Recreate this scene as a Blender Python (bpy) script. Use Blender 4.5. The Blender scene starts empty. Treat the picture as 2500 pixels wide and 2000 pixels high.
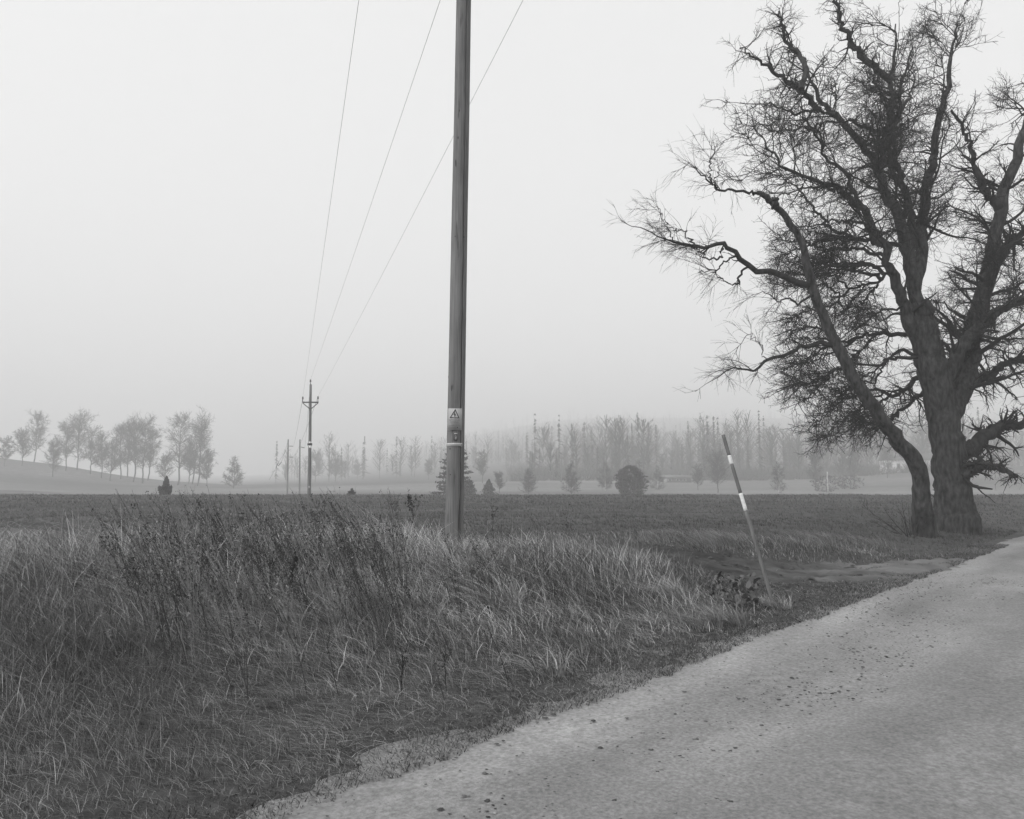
import bpy, bmesh, math, random
import numpy as np
from mathutils import Vector, Matrix

# ------------------------------------------------------------------ camera, sky, sun, exposure
scene = bpy.context.scene
COL = scene.collection
R = math.radians
FPX = 1944.0                       # focal length in photograph pixels (35 mm lens on the 2000 px wide picture)
HORIZON = 1180.0
PITCH = math.atan((HORIZON - 1000.0) / FPX)
EYE = 1.6
cam_d = bpy.data.cameras.new('camera')
cam = bpy.data.objects.new('camera', cam_d)
COL.objects.link(cam)
cam_d.sensor_fit = 'HORIZONTAL'
cam_d.sensor_width = 36.0
cam_d.lens = 36.0 * FPX / 2500.0
cam_d.clip_start = 0.05
cam_d.clip_end = 4000.0
cam.location = (0, 0, EYE)
cam.rotation_euler = (R(90) + PITCH, 0, 0)
scene.camera = cam

SUN_EL, SUN_AZ = 38.0, -115.0      # azimuth in degrees from +Y, negative = to the left
world = bpy.data.worlds.new('World')
scene.world = world
world.use_nodes = True
wn, wl = world.node_tree.nodes, world.node_tree.links
bg = wn['Background']
sky = wn.new('ShaderNodeTexSky')
sky.sky_type = 'NISHITA'
sky.sun_disc = False
sky.sun_elevation = R(SUN_EL)
sky.sun_rotation = R(SUN_AZ)
sky.dust_density = 6.0
bw = wn.new('ShaderNodeRGBToBW')
wl.new(sky.outputs[0], bw.inputs[0])
oc = wn.new('ShaderNodeMath'); oc.operation = 'MULTIPLY_ADD'     # thin sun glow plus the even white of low cloud
oc.inputs[1].default_value = 0.35; oc.inputs[2].default_value = 3.7
wl.new(bw.outputs[0], oc.inputs[0]); wl.new(oc.outputs[0], bg.inputs[0])
bg.inputs[1].default_value = 0.15

sun_d = bpy.data.lights.new('sun', 'SUN')
sun_d.energy = 1.5
sun_d.angle = R(28)
sun_d.color = (1, 1, 1)
sun_o = bpy.data.objects.new('sun', sun_d)
COL.objects.link(sun_o)
sd = Vector((math.sin(R(SUN_AZ)) * math.cos(R(SUN_EL)), math.cos(R(SUN_AZ)) * math.cos(R(SUN_EL)), math.sin(R(SUN_EL))))
sun_o.rotation_euler = sd.to_track_quat('Z', 'Y').to_euler()
sun_o.location = (-20, -10, 70)

scene.view_settings.view_transform = 'Standard'
scene.view_settings.look = 'None'
scene.view_settings.gamma = 1.0
scene.view_settings.exposure = 0.58
scene.render.engine = 'CYCLES'
scene.cycles.max_bounces = 5
scene.cycles.diffuse_bounces = 2
scene.cycles.glossy_bounces = 1
scene.cycles.volume_bounces = 2
scene.cycles.transparent_max_bounces = 4
scene.cycles.use_denoising = True
FOG = 0.0024

rng = np.random.default_rng(7)
random.seed(7)
K = 2500.0 / 2156.0

# ------------------------------------------------------------------ pixel to place
def ray(px, py):
    dx, v = (px - 1250.0) / FPX, (1000.0 - py) / FPX
    return np.array([dx, math.cos(PITCH) - v * math.sin(PITCH), math.sin(PITCH) + v * math.cos(PITCH)])
def at(px, py, Y):
    d = ray(px, py)
    return np.array([0, 0, EYE]) + d * (Y / d[1])
def atd(x, y, Y):                  # the same with coordinates of the 2156 px wide view
    return at(x * K, y * K, Y)

# ------------------------------------------------------------------ noise and terrain
_perm = np.random.default_rng(3).random((256, 256))
def vnoise(x, y, sc=1.0):
    x = np.asarray(x, float) * sc + 517.3; y = np.asarray(y, float) * sc + 311.7
    xi = np.floor(x).astype(int); yi = np.floor(y).astype(int)
    fx = x - xi; fy = y - yi
    fx = fx * fx * (3 - 2 * fx); fy = fy * fy * (3 - 2 * fy)
    a = _perm[xi % 256, yi % 256]; b = _perm[(xi + 1) % 256, yi % 256]
    c = _perm[xi % 256, (yi + 1) % 256]; d = _perm[(xi + 1) % 256, (yi + 1) % 256]
    return (a * (1 - fx) + b * fx) * (1 - fy) + (c * (1 - fx) + d * fx) * fy
def fbm(x, y, sc=1.0, o=3):
    v = 0; a = 0.5
    for i in range(o):
        v = v + a * vnoise(x + 13.1 * i, y - 7.7 * i, sc); a *= 0.5; sc *= 2.1
    return v / (1 - 0.5 ** o)
def sst(a, b, x):
    t = np.clip((np.asarray(x, float) - a) / (b - a), 0, 1)
    return t * t * (3 - 2 * t)

P0 = np.array([0.0, 5.35]); U = np.array([7.7, 9.3]); U = U / np.hypot(*U); NRM = np.array([-U[1], U[0]])
def road_s(x, y):                  # metres from the road's edge, positive on the grass side
    return (x - P0[0]) * NRM[0] + (y - P0[1]) * NRM[1]
TRACK = np.array([(16, 19.6), (11, 16.6), (7.7, 15.0), (5.5, 14.1), (3.6, 13.9), (1.4, 14.7), (-3, 16.6), (-10, 20.2), (-18, 24.5), (-32, 32)], float)
def track_d(x, y):
    x = np.asarray(x, float); y = np.asarray(y, float)
    best = np.full(np.broadcast(x, y).shape, 1e9)
    for a, b in zip(TRACK[:-1], TRACK[1:]):
        ab = b - a
        t = np.clip(((x - a[0]) * ab[0] + (y - a[1]) * ab[1]) / (ab @ ab), 0, 1)
        best = np.minimum(best, np.hypot(x - a[0] - t * ab[0], y - a[1] - t * ab[1]))
    return best
def hill(x, y):
    q = np.asarray(x, float) / np.maximum(y, 30.0)
    H = 4 + 27 * sst(-0.34, 0.12, q)
    h = H * np.clip((np.asarray(y, float) - 130) / 520, 0, 2.0) ** 1.65
    h = h + 4.4 * np.exp(-(((x - 150) / 48) ** 2 + ((y - 215) / 50) ** 2))
    h = h + 8.6 * np.exp(-(((x + 160) / 41) ** 2 + ((y - 238) / 36) ** 2))
    return h
def ground(x, y, fine=True):
    x = np.asarray(x, float); y = np.asarray(y, float)
    s = road_s(x, y)
    z = -0.09 + 0.10 * sst(-0.35, 0.25, s) + 0.50 * sst(0.2, 5.0, s)
    dt = track_d(x, y)
    z = z - 0.17 * np.exp(-(dt / 1.2) ** 2) * sst(0.4, 2.0, s)
    z = z + 0.16 * np.exp(-(((x - 1.4) / 1.5) ** 2 + ((y - 11.0) / 1.3) ** 2))
    z = z + 0.13 * sst(20, 50, y) - 0.25 * sst(66, 71, y) - 1.0 * sst(72, 108, y) * (1 - sst(165, 225, y)) * sst(-.62, -.5, x / np.maximum(y, 30.0))
    z = z + hill(x, y)
    if fine:
        g = sst(0.1, 1.4, s)
        z = z + g * (0.10 * (fbm(x, y, 0.55) - 0.5) + 0.07 * (vnoise(x, y, 2.3) - 0.5)) * (1 - 0.6 * np.exp(-(dt / 1.0) ** 2)) + (0.035 * (vnoise(x, y, 4.0) - 0.5) + 0.035 * (vnoise(x, y, 8.5) - 0.5)) * sst(-0.5, 0.2, s)
        z = z + 0.5 * (fbm(x, y, 0.03) - 0.5) * sst(75, 130, y)
    return z
def gz(x, y):
    return float(ground(np.array([x]), np.array([y]))[0])

# ------------------------------------------------------------------ mesh helpers
def mesh_from(name, verts, faces, attr=None, smooth=True):
    """faces: list of int arrays (M,k)"""
    me = bpy.data.meshes.new(name)
    verts = np.ascontiguousarray(verts, dtype=np.float32)
    me.vertices.add(len(verts)); me.vertices.foreach_set('co', verts.ravel())
    faces = [f for f in faces if len(f)]
    loops = np.concatenate([f.ravel() for f in faces]).astype(np.int32)
    tot = np.concatenate([np.full(len(f), f.shape[1], np.int32) for f in faces])
    start = np.concatenate([[0], np.cumsum(tot)[:-1]]).astype(np.int32)
    me.loops.add(len(loops)); me.loops.foreach_set('vertex_index', loops)
    me.polygons.add(len(tot)); me.polygons.foreach_set('loop_start', start); me.polygons.foreach_set('loop_total', tot)
    if smooth:
        me.polygons.foreach_set('use_smooth', np.ones(len(tot), bool))
    if attr is not None:
        a = me.attributes.new('tone', 'FLOAT', 'POINT'); a.data.foreach_set('value', np.ascontiguousarray(attr, dtype=np.float32))
    me.update(calc_edges=True)
    return me
def link(name, me, mat, parent=None):
    o = bpy.data.objects.new(name, me)
    COL.objects.link(o)
    if mat is not None and me is not None and not me.materials:
        me.materials.append(mat)
    if parent is not None:
        o.parent = parent
    return o
def thing(name, label, cat, loc=(0, 0, 0), group=None):
    o = bpy.data.objects.new(name, None); COL.objects.link(o)
    o.location = [float(v) for v in loc]; o.empty_display_size = 0.2
    return tag(o, label, cat, group)
def tag(o, label=None, cat=None, group=None, kind=None):
    if label: o['label'] = label
    if cat: o['category'] = cat
    if group: o['group'] = group
    if kind: o['kind'] = kind
    return o
class MB:
    """collects shapes in world space; build() links them as one mesh, moved into the parent's space"""
    def __init__(self): self.v = []; self.f = []; self.n = 0
    def add(self, v, fs):
        self.v.append(np.asarray(v, float)); self.f += [np.asarray(f, int) + self.n for f in fs]; self.n += len(v)
        return self
    def box(self, c, s, rot=None):
        q = np.array([(x, y, z) for x in (-1, 1) for y in (-1, 1) for z in (-1, 1)], float) * np.array(s) / 2
        if rot is not None: q = q @ np.array(rot).T
        return self.add(q + np.array(c), [np.array([(0, 1, 3, 2), (4, 6, 7, 5), (0, 4, 5, 1), (2, 3, 7, 6), (0, 2, 6, 4), (1, 5, 7, 3)])])
    def tube(self, pts, rad, k=8, cap=True):
        P = np.asarray(pts, float)[None]; r = np.broadcast_to(np.asarray(rad, float), (P.shape[1],))[None]
        v, q = tubes(P, r, k)
        fs = [q]
        if cap:
            n = P.shape[1]
            fs += [np.arange(k)[None, ::-1], (np.arange(k) + (n - 1) * k)[None]]
        return self.add(v, fs)
    def build(self, name, mat, parent=None, smooth=False):
        v = np.concatenate(self.v)
        if parent is not None:
            w = np.zeros(3); p = parent
            while p is not None:
                w += np.array(p.location); p = p.parent
            v = v - w
        d = {}
        for f in self.f: d.setdefault(f.shape[1], []).append(f)
        return link(name, mesh_from(name, v, [np.concatenate(x) for x in d.values()], smooth=smooth), mat, parent)
def tubes(P, Rr, k, rough=0.0):
    """P (M,N,3) polylines, Rr (M,N) radii -> verts, quads"""
    M, N, _ = P.shape
    T = np.empty_like(P)
    T[:, 1:-1] = P[:, 2:] - P[:, :-2]; T[:, 0] = P[:, 1] - P[:, 0]; T[:, -1] = P[:, -1] - P[:, -2]
    T /= np.linalg.norm(T, axis=2, keepdims=True) + 1e-9
    ref = np.where(np.abs(T[:, :1, 2:3]) < 0.8, np.array([0, 0, 1.0]), np.array([1.0, 0, 0]))
    ref = np.broadcast_to(ref, P.shape)
    A = np.cross(ref, T); A /= np.linalg.norm(A, axis=2, keepdims=True) + 1e-9
    B = np.cross(T, A)
    an = np.arange(k) * 2 * math.pi / k
    rr = np.broadcast_to(Rr[:, :, None], (M, N, k))
    if rough:
        rr = rr * (1 + rough * (rng.random((M, N, k)) - 0.5))
    V = P[:, :, None, :] + rr[..., None] * (np.cos(an)[None, None, :, None] * A[:, :, None] + np.sin(an)[None, None, :, None] * B[:, :, None])
    idx = np.arange(M * N * k).reshape(M, N, k)
    a = idx[:, :-1]; b = idx[:, 1:]
    q = np.stack([a, np.roll(a, -1, 2), np.roll(b, -1, 2), b], -1).reshape(-1, 4)
    return V.reshape(-1, 3), q
def ribbons(P, Rr):
    """hair-thin twigs: one strip of faces each, turned at random"""
    M, N, _ = P.shape
    T = P[:, -1] - P[:, 0]; T /= np.linalg.norm(T, axis=1, keepdims=True) + 1e-9
    A = np.cross(T, rng.normal(size=(M, 3))); A /= np.linalg.norm(A, axis=1, keepdims=True) + 1e-9
    V = np.stack([P - A[:, None] * Rr[..., None], P + A[:, None] * Rr[..., None]], 2)
    idx = np.arange(M * N * 2).reshape(M, N, 2)
    q = np.stack([idx[:, :-1, 0], idx[:, :-1, 1], idx[:, 1:, 1], idx[:, 1:, 0]], -1).reshape(-1, 4)
    return V.reshape(-1, 3), q
def resample(pts, n):
    """Catmull-Rom through pts (m,c) -> (n,c)"""
    p = np.asarray(pts, float)
    if len(p) == 2: p = np.array([p[0], (p[0] + p[1]) / 2, p[1]])
    e = np.concatenate([[2 * p[0] - p[1]], p, [2 * p[-1] - p[-2]]])
    m = len(p) - 1
    t = np.linspace(0, m - 1e-6, n); i = t.astype(int); f = (t - i)[:, None]
    a, b, c, d = e[i], e[i + 1], e[i + 2], e[i + 3]
    return 0.5 * (2 * b + (c - a) * f + (2 * a - 5 * b + 4 * c - d) * f ** 2 + (3 * b - a - 3 * c + d) * f ** 3)

# ------------------------------------------------------------------ materials
MATS = {}
def mat(name, v, rough=0.85, var=0.0, scale=8.0, stretch=(1, 1, 1), bump=0.0, lo=None, coords='Object', detail=6.0, bumpscale=None, spec=0.2):
    m = bpy.data.materials.new(name); m.use_nodes = True
    n, l = m.node_tree.nodes, m.node_tree.links
    b = n['Principled BSDF']
    b.inputs['Roughness'].default_value = rough
    b.inputs['Specular IOR Level'].default_value = spec
    b.inputs['Base Color'].default_value = (v, v, v, 1)
    if var or bump:
        tc = n.new('ShaderNodeTexCoord'); mp = n.new('ShaderNodeMapping')
        mp.inputs['Scale'].default_value = stretch
        l.new(tc.outputs[coords], mp.inputs[0])
        nz = n.new('ShaderNodeTexNoise'); nz.inputs['Scale'].default_value = scale; nz.inputs['Detail'].default_value = detail
        l.new(mp.outputs[0], nz.inputs[0])
        if var:
            mr = n.new('ShaderNodeMapRange')
            mr.inputs[1].default_value = 0.3; mr.inputs[2].default_value = 0.7
            mr.inputs[3].default_value = v * (1 - var); mr.inputs[4].default_value = v * (1 + var)
            l.new(nz.outputs[0], mr.inputs[0]); l.new(mr.outputs[0], b.inputs['Base Color'])
        if bump:
            bp = n.new('ShaderNodeBump'); bp.inputs['Strength'].default_value = bump; bp.inputs['Distance'].default_value = 0.02
            src = nz
            if bumpscale:
                src = n.new('ShaderNodeTexNoise'); src.inputs['Scale'].default_value = bumpscale; src.inputs['Detail'].default_value = 8
                l.new(mp.outputs[0], src.inputs[0])
            l.new(src.outputs[0], bp.inputs['Height']); l.new(bp.outputs[0], b.inputs['Normal'])
    MATS[name] = m
    return m
def tone_mat(name, rough=0.8, trans=0.0):
    m = bpy.data.materials.new(name); m.use_nodes = True
    n, l = m.node_tree.nodes, m.node_tree.links
    b = n['Principled BSDF']; b.inputs['Roughness'].default_value = rough; b.inputs['Specular IOR Level'].default_value = 0.15
    a = n.new('ShaderNodeAttribute'); a.attribute_name = 'tone'
    l.new(a.outputs['Fac'], b.inputs['Base Color'])
    MATS[name] = m
    return m
tone_mat('grass_blades'); tone_mat('weed_tone'); tone_mat('pebble_tone', 0.9)
mat('bark_dark', 0.026, 0.9, 0.7, 9.0, (1, 1, 0.5), 1.0, bumpscale=22)
mat('bark_grey', 0.038, 0.9, 0.85, 11.0, (1, 1, 0.35), 1.0, bumpscale=12); MATS['bark_grey'].node_tree.nodes['Bump'].inputs['Distance'].default_value = 0.09
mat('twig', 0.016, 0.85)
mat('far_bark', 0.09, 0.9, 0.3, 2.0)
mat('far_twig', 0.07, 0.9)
mat('birch_white', 0.42, 0.8, 0.5, 3.0)
mat('needles', 0.035, 0.9, 0.4, 3.0)
mat('far_pole', 0.14, 0.9, 0.3, 3.0, (6, 6, 0.4))
mat('far_pole_dark', 0.055, 0.9, 0.3, 3.0, (6, 6, 0.4))
mat('iron', 0.06, 0.6, 0.2, 20)
mat('porcelain', 0.04, 0.3)
mat('wire', 0.05, 0.6)
mat('white_paint', 0.72, 0.7, 0.12, 40, bump=0.1)
mat('stake_wood', 0.13, 0.8, 0.3, 25, (1, 1, 0.08), 0.2)
mat('stake_white', 0.66, 0.6, 0.12, 30)
mat('sign_yellow', 0.36, 0.55, 0.12, 14)
mat('sign_black', 0.025, 0.6)
mat('sign_grey', 0.11, 0.6)
mat('metal_strip', 0.42, 0.5, 0.15, 20)
mat('plate_dark', 0.05, 0.6)
mat('house_wall', 0.10, 0.9, 0.2, 2)
mat('house_roof', 0.13, 0.9, 0.2, 2)
mat('house_white', 0.42, 0.7); mat('pale_wall', .55, .8, .2, 1.5)
mat('glass', 0.03, 0.15)
mat('knot', 0.025, 0.9)
def pole_wood():
    m = mat('pole_wood', 0.20, 0.85)
    n, l = m.node_tree.nodes, m.node_tree.links; b = n['Principled BSDF']
    tc = n.new('ShaderNodeTexCoord')
    def noise(st, sc, det=6):
        mp = n.new('ShaderNodeMapping'); mp.inputs['Scale'].default_value = st; l.new(tc.outputs['Object'], mp.inputs[0])
        z = n.new('ShaderNodeTexNoise'); z.inputs['Scale'].default_value = sc; z.inputs['Detail'].default_value = det
        l.new(mp.outputs[0], z.inputs[0]); return z
    g = noise((1, 1, 0.03), 60); w = noise((1, 1, 0.25), 5); st = noise((1, 1, 0.10), 14, 3)
    r1 = n.new('ShaderNodeMapRange'); r1.inputs[1].default_value = .3; r1.inputs[2].default_value = .7; r1.inputs[3].default_value = .72; r1.inputs[4].default_value = 1.25
    l.new(g.outputs[0], r1.inputs[0])
    r2 = n.new('ShaderNodeMapRange'); r2.inputs[1].default_value = .3; r2.inputs[2].default_value = .7; r2.inputs[3].default_value = .8; r2.inputs[4].default_value = 1.15
    l.new(w.outputs[0], r2.inputs[0])
    r3 = n.new('ShaderNodeMapRange'); r3.inputs[1].default_value = .62; r3.inputs[2].default_value = .72; r3.inputs[3].default_value = 1.0; r3.inputs[4].default_value = 0.45
    l.new(st.outputs[0], r3.inputs[0])
    m1 = n.new('ShaderNodeMath'); m1.operation = 'MULTIPLY'; l.new(r1.outputs[0], m1.inputs[0]); l.new(r2.outputs[0], m1.inputs[1])
    m2 = n.new('ShaderNodeMath'); m2.operation = 'MULTIPLY'; l.new(m1.outputs[0], m2.inputs[0]); l.new(r3.outputs[0], m2.inputs[1])
    m3 = n.new('ShaderNodeMath'); m3.operation = 'MULTIPLY'; l.new(m2.outputs[0], m3.inputs[0]); m3.inputs[1].default_value = 0.155
    l.new(m3.outputs[0], b.inputs['Base Color'])
    bp = n.new('ShaderNodeBump'); bp.inputs['Strength'].default_value = 0.5; bp.inputs['Distance'].default_value = 0.006
    l.new(g.outputs[0], bp.inputs['Height']); l.new(bp.outputs[0], b.inputs['Normal'])
pole_wood()
def ground_material():
    m = mat('ground_soil', 0.08, 0.95)
    n, l = m.node_tree.nodes, m.node_tree.links; b = n['Principled BSDF']
    geo = n.new('ShaderNodeNewGeometry'); sep = n.new('ShaderNodeSeparateXYZ'); l.new(geo.outputs['Position'], sep.inputs[0])
    def noise(sc, det=6, st=(1, 1, 1)):
        mp = n.new('ShaderNodeMapping'); mp.inputs['Scale'].default_value = st; l.new(geo.outputs['Position'], mp.inputs[0])
        z = n.new('ShaderNodeTexNoise'); z.inputs['Scale'].default_value = sc; z.inputs['Detail'].default_value = det
        l.new(mp.outputs[0], z.inputs[0]); return z.outputs[0]
    def rng_(x, a, c, lo, hi):
        r = n.new('ShaderNodeMapRange'); r.inputs[1].default_value = a; r.inputs[2].default_value = c; r.inputs[3].default_value = lo; r.inputs[4].default_value = hi
        l.new(x, r.inputs[0]); return r.outputs[0]
    def math_(op, a, c):
        q = n.new('ShaderNodeMath'); q.operation = op
        for i, v in enumerate((a, c)):
            if isinstance(v, (int, float)): q.inputs[i].default_value = v
            else: l.new(v, q.inputs[i])
        return q.outputs[0]
    # near turf and soil, field sward, pale meadow grass behind the field's edge
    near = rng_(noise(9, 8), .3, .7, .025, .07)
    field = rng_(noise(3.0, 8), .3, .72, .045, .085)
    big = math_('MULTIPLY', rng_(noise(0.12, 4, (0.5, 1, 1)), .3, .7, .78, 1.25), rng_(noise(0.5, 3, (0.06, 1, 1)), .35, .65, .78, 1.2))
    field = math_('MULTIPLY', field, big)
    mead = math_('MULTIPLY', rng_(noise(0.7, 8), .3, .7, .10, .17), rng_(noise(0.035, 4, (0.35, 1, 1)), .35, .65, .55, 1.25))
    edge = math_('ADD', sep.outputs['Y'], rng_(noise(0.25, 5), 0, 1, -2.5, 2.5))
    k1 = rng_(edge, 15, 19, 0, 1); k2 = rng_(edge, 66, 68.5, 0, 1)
    def mix(k, a, c):
        q = n.new('ShaderNodeMix'); q.data_type = 'FLOAT'; l.new(k, q.inputs[0]); l.new(a, q.inputs[2]); l.new(c, q.inputs[3]); return q.outputs[0]
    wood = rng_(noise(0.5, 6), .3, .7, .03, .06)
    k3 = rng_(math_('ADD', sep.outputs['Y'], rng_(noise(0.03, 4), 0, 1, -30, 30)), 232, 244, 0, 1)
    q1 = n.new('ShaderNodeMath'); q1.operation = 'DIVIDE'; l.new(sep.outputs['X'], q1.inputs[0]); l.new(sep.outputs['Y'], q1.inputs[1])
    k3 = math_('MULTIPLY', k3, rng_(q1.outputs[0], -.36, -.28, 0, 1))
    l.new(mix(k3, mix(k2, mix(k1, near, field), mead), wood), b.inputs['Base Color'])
    bp = n.new('ShaderNodeBump'); bp.inputs['Strength'].default_value = 1.0; bp.inputs['Distance'].default_value = 0.06
    l.new(noise(6, 9), bp.inputs['Height']); l.new(bp.outputs[0], b.inputs['Normal'])
ground_material()
def road_material():
    m = mat('road_gravel', 0.30, 0.92)
    n, l = m.node_tree.nodes, m.node_tree.links; b = n['Principled BSDF']
    tc = n.new('ShaderNodeTexCoord')
    def noise(sc, det=6, st=(1, 1, 1)):
        mp = n.new('ShaderNodeMapping'); mp.inputs['Scale'].default_value = st; l.new(tc.outputs['Object'], mp.inputs[0])
        z = n.new('ShaderNodeTexNoise'); z.inputs['Scale'].default_value = sc; z.inputs['Detail'].default_value = det
        l.new(mp.outputs[0], z.inputs[0]); return z.outputs[0]
    def rng_(x, a, c, lo, hi):
        r = n.new('ShaderNodeMapRange'); r.inputs[1].default_value = a; r.inputs[2].default_value = c; r.inputs[3].default_value = lo; r.inputs[4].default_value = hi
        l.new(x, r.inputs[0]); return r.outputs[0]
    def mul(a, c):
        q = n.new('ShaderNodeMath'); q.operation = 'MULTIPLY'; l.new(a, q.inputs[0]); l.new(c, q.inputs[1]); return q.outputs[0]
    # object space: x along the road, y across (0 = grass edge, negative = into the road); loose pale grit between darker packed wheel lanes
    sep = n.new('ShaderNodeSeparateXYZ'); l.new(tc.outputs['Object'], sep.inputs[0])
    wob = n.new('ShaderNodeMath'); wob.operation = 'ADD'; l.new(sep.outputs['Y'], wob.inputs[0]); l.new(rng_(noise(0.8, 3, (.4, 1, 1)), 0, 1, -.22, .22), wob.inputs[1])
    cr = n.new('ShaderNodeValToRGB')
    e = cr.color_ramp; e.interpolation = 'B_SPLINE'
    stops = [(0.0, .98), (.075, 1.18), (.12, .98), (.17, .82), (.24, .92), (.30, 1.04), (.38, .92), (.46, .80), (.62, 1.02), (.8, .88), (1, .95)]
    while len(e.elements) < len(stops): e.elements.new(0.5)
    for el, (p, v) in zip(e.elements, stops): el.position = p; el.color = (v * .8, v * .8, v * .8, 1)
    l.new(rng_(wob.outputs[0], 0.1, -4.6, 0, 1), cr.inputs[0])
    c = mul(rng_(noise(38, 10), .3, .7, .72, 1.28), rng_(noise(1.6, 6, (.3, 1, 1)), .3, .7, .84, 1.14))
    c = mul(c, rng_(noise(9, 5), .3, .7, .9, 1.1)); c = mul(c, rng_(noise(0.55, 5, (.5, 1, 1)), .35, .65, .84, 1.1))
    c = mul(c, cr.outputs[0])
    sc = n.new('ShaderNodeMath'); sc.operation = 'MULTIPLY'; l.new(c, sc.inputs[0]); sc.inputs[1].default_value = 0.27
    l.new(sc.outputs[0], b.inputs['Base Color'])
    bp = n.new('ShaderNodeBump'); bp.inputs['Strength'].default_value = 0.6; bp.inputs['Distance'].default_value = 0.012
    l.new(noise(70, 6), bp.inputs['Height']); l.new(bp.outputs[0], b.inputs['Normal'])
road_material()
def mud_material():
    # dark churned mud in the field entrance, turning to pale gravelly dirt where the track meets the road
    m = mat('mud', 0.032, 0.85, 0.7, 2.6, (0.35, 1.4, 1), 0.9, bumpscale=14)
    n, l = m.node_tree.nodes, m.node_tree.links; b = n['Principled BSDF']
    base = b.inputs['Base Color'].links[0].from_socket
    geo = n.new('ShaderNodeNewGeometry'); sep = n.new('ShaderNodeSeparateXYZ'); l.new(geo.outputs['Position'], sep.inputs[0])
    nz = n.new('ShaderNodeTexNoise'); nz.inputs['Scale'].default_value = 1.1; nz.inputs['Detail'].default_value = 6; l.new(geo.outputs['Position'], nz.inputs[0])
    ma = n.new('ShaderNodeMath'); ma.operation = 'MULTIPLY_ADD'; l.new(nz.outputs[0], ma.inputs[0]); ma.inputs[1].default_value = 3.4; l.new(sep.outputs['X'], ma.inputs[2])
    mr = n.new('ShaderNodeMapRange'); mr.inputs[1].default_value = 5.6; mr.inputs[2].default_value = 8.8; l.new(ma.outputs[0], mr.inputs[0])
    g = n.new('ShaderNodeMath'); g.operation = 'MULTIPLY'; l.new(nz.outputs[0], g.inputs[0]); g.inputs[1].default_value = .24
    mx = n.new('ShaderNodeMix'); mx.data_type = 'FLOAT'; l.new(mr.outputs[0], mx.inputs[0]); l.new(base, mx.inputs[2]); l.new(g.outputs[0], mx.inputs[3])
    l.new(mx.outputs[0], b.inputs['Base Color'])
mud_material()

# ------------------------------------------------------------------ ground, road, track
def axis(segs):
    out = [segs[0][0]]
    for a, b, st in segs:
        n = max(1, int(round((b - a) / st))); out += list(np.linspace(a, b, n + 1)[1:])
    return np.array(out)
ys = axis([(-40, -2, 6), (-2, 3, .5), (3, 20, .13), (20, 40, .4), (40, 66, 1.3), (66, 72, .6), (72, 140, 3), (140, 600, 12), (600, 1300, 25)])
xs = axis([(-1100, -700, 50), (-700, -200, 25), (-200, -60, 7), (-60, -20, 2), (-20, -8, .3), (-8, 11, .15), (11, 22, .3), (22, 60, 2), (60, 200, 7), (200, 700, 25), (700, 1100, 50)])
X, Yg = np.meshgrid(xs, ys)
Z = ground(X, Yg)
idx = np.arange(X.size).reshape(X.shape)
quads = np.stack([idx[:-1, :-1], idx[:-1, 1:], idx[1:, 1:], idx[1:, :-1]], -1).reshape(-1, 4)
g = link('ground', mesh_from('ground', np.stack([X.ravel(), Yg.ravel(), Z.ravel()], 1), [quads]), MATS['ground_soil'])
tag(g, kind='structure')

tt = axis([(-60, -8, 2), (-8, 16, .12), (16, 50, 1), (50, 120, 5)])
ss = axis([(-5.2, -0.9, .15), (-0.9, 0.75, .05)])
Tm, Sm = np.meshgrid(tt, ss)
rx = P0[0] + U[0] * Tm + NRM[0] * Sm; ry = P0[1] + U[1] * Tm + NRM[1] * Sm
rz = 0.012 + 0.03 * sst(0, -2.2, Sm) * sst(-5.2, -3, Sm) - 0.012 * np.exp(-((Sm + 1.6) / .5) ** 2) + 0.012 * (vnoise(rx, ry, 2.0) - .5) - 0.03 * sst(0.1, 0.7, Sm)
idx = np.arange(Tm.size).reshape(Tm.shape)
quads = np.stack([idx[:-1, :-1], idx[:-1, 1:], idx[1:, 1:], idx[1:, :-1]], -1).reshape(-1, 4)
road = link('road', mesh_from('road', np.stack([Tm.ravel(), Sm.ravel(), rz.ravel()], 1), [quads]), MATS['road_gravel'])
road.location = (P0[0], P0[1], 0); road.rotation_euler = (0, 0, math.atan2(U[1], U[0]))
tag(road, kind='structure')

tk = resample(TRACK, 260)
tn = np.gradient(tk, axis=0); tn /= np.linalg.norm(tn, axis=1, keepdims=True); tn = np.stack([-tn[:, 1], tn[:, 0]], 1)
off = np.linspace(-1.3, 1.3, 40)
px_ = tk[:, None, 0] + tn[:, None, 0] * off; py_ = tk[:, None, 1] + tn[:, None, 1] * off
ruts = -0.035 * (np.exp(-((off - .55) / .2) ** 2) + np.exp(-((off + .55) / .2) ** 2)) + 0.02 * np.exp(-(off / .3) ** 2)
ptop = ground(px_, py_) + 0.048 + ruts + 0.06 * (vnoise(px_, py_, 3.1) - .5) + 0.05 * (vnoise(px_, py_, 8.0) - .5) - 0.07 * sst(.75, 1.28, np.abs(off))
idx = np.arange(px_.size).reshape(px_.shape)
quads = np.stack([idx[:-1, :-1], idx[:-1, 1:], idx[1:, 1:], idx[1:, :-1]], -1).reshape(-1, 4)
path = link('path', mesh_from('path', np.stack([px_.ravel(), py_.ravel(), ptop.ravel()], 1), [quads]), MATS['mud'])
tag(path, kind='structure')

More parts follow.
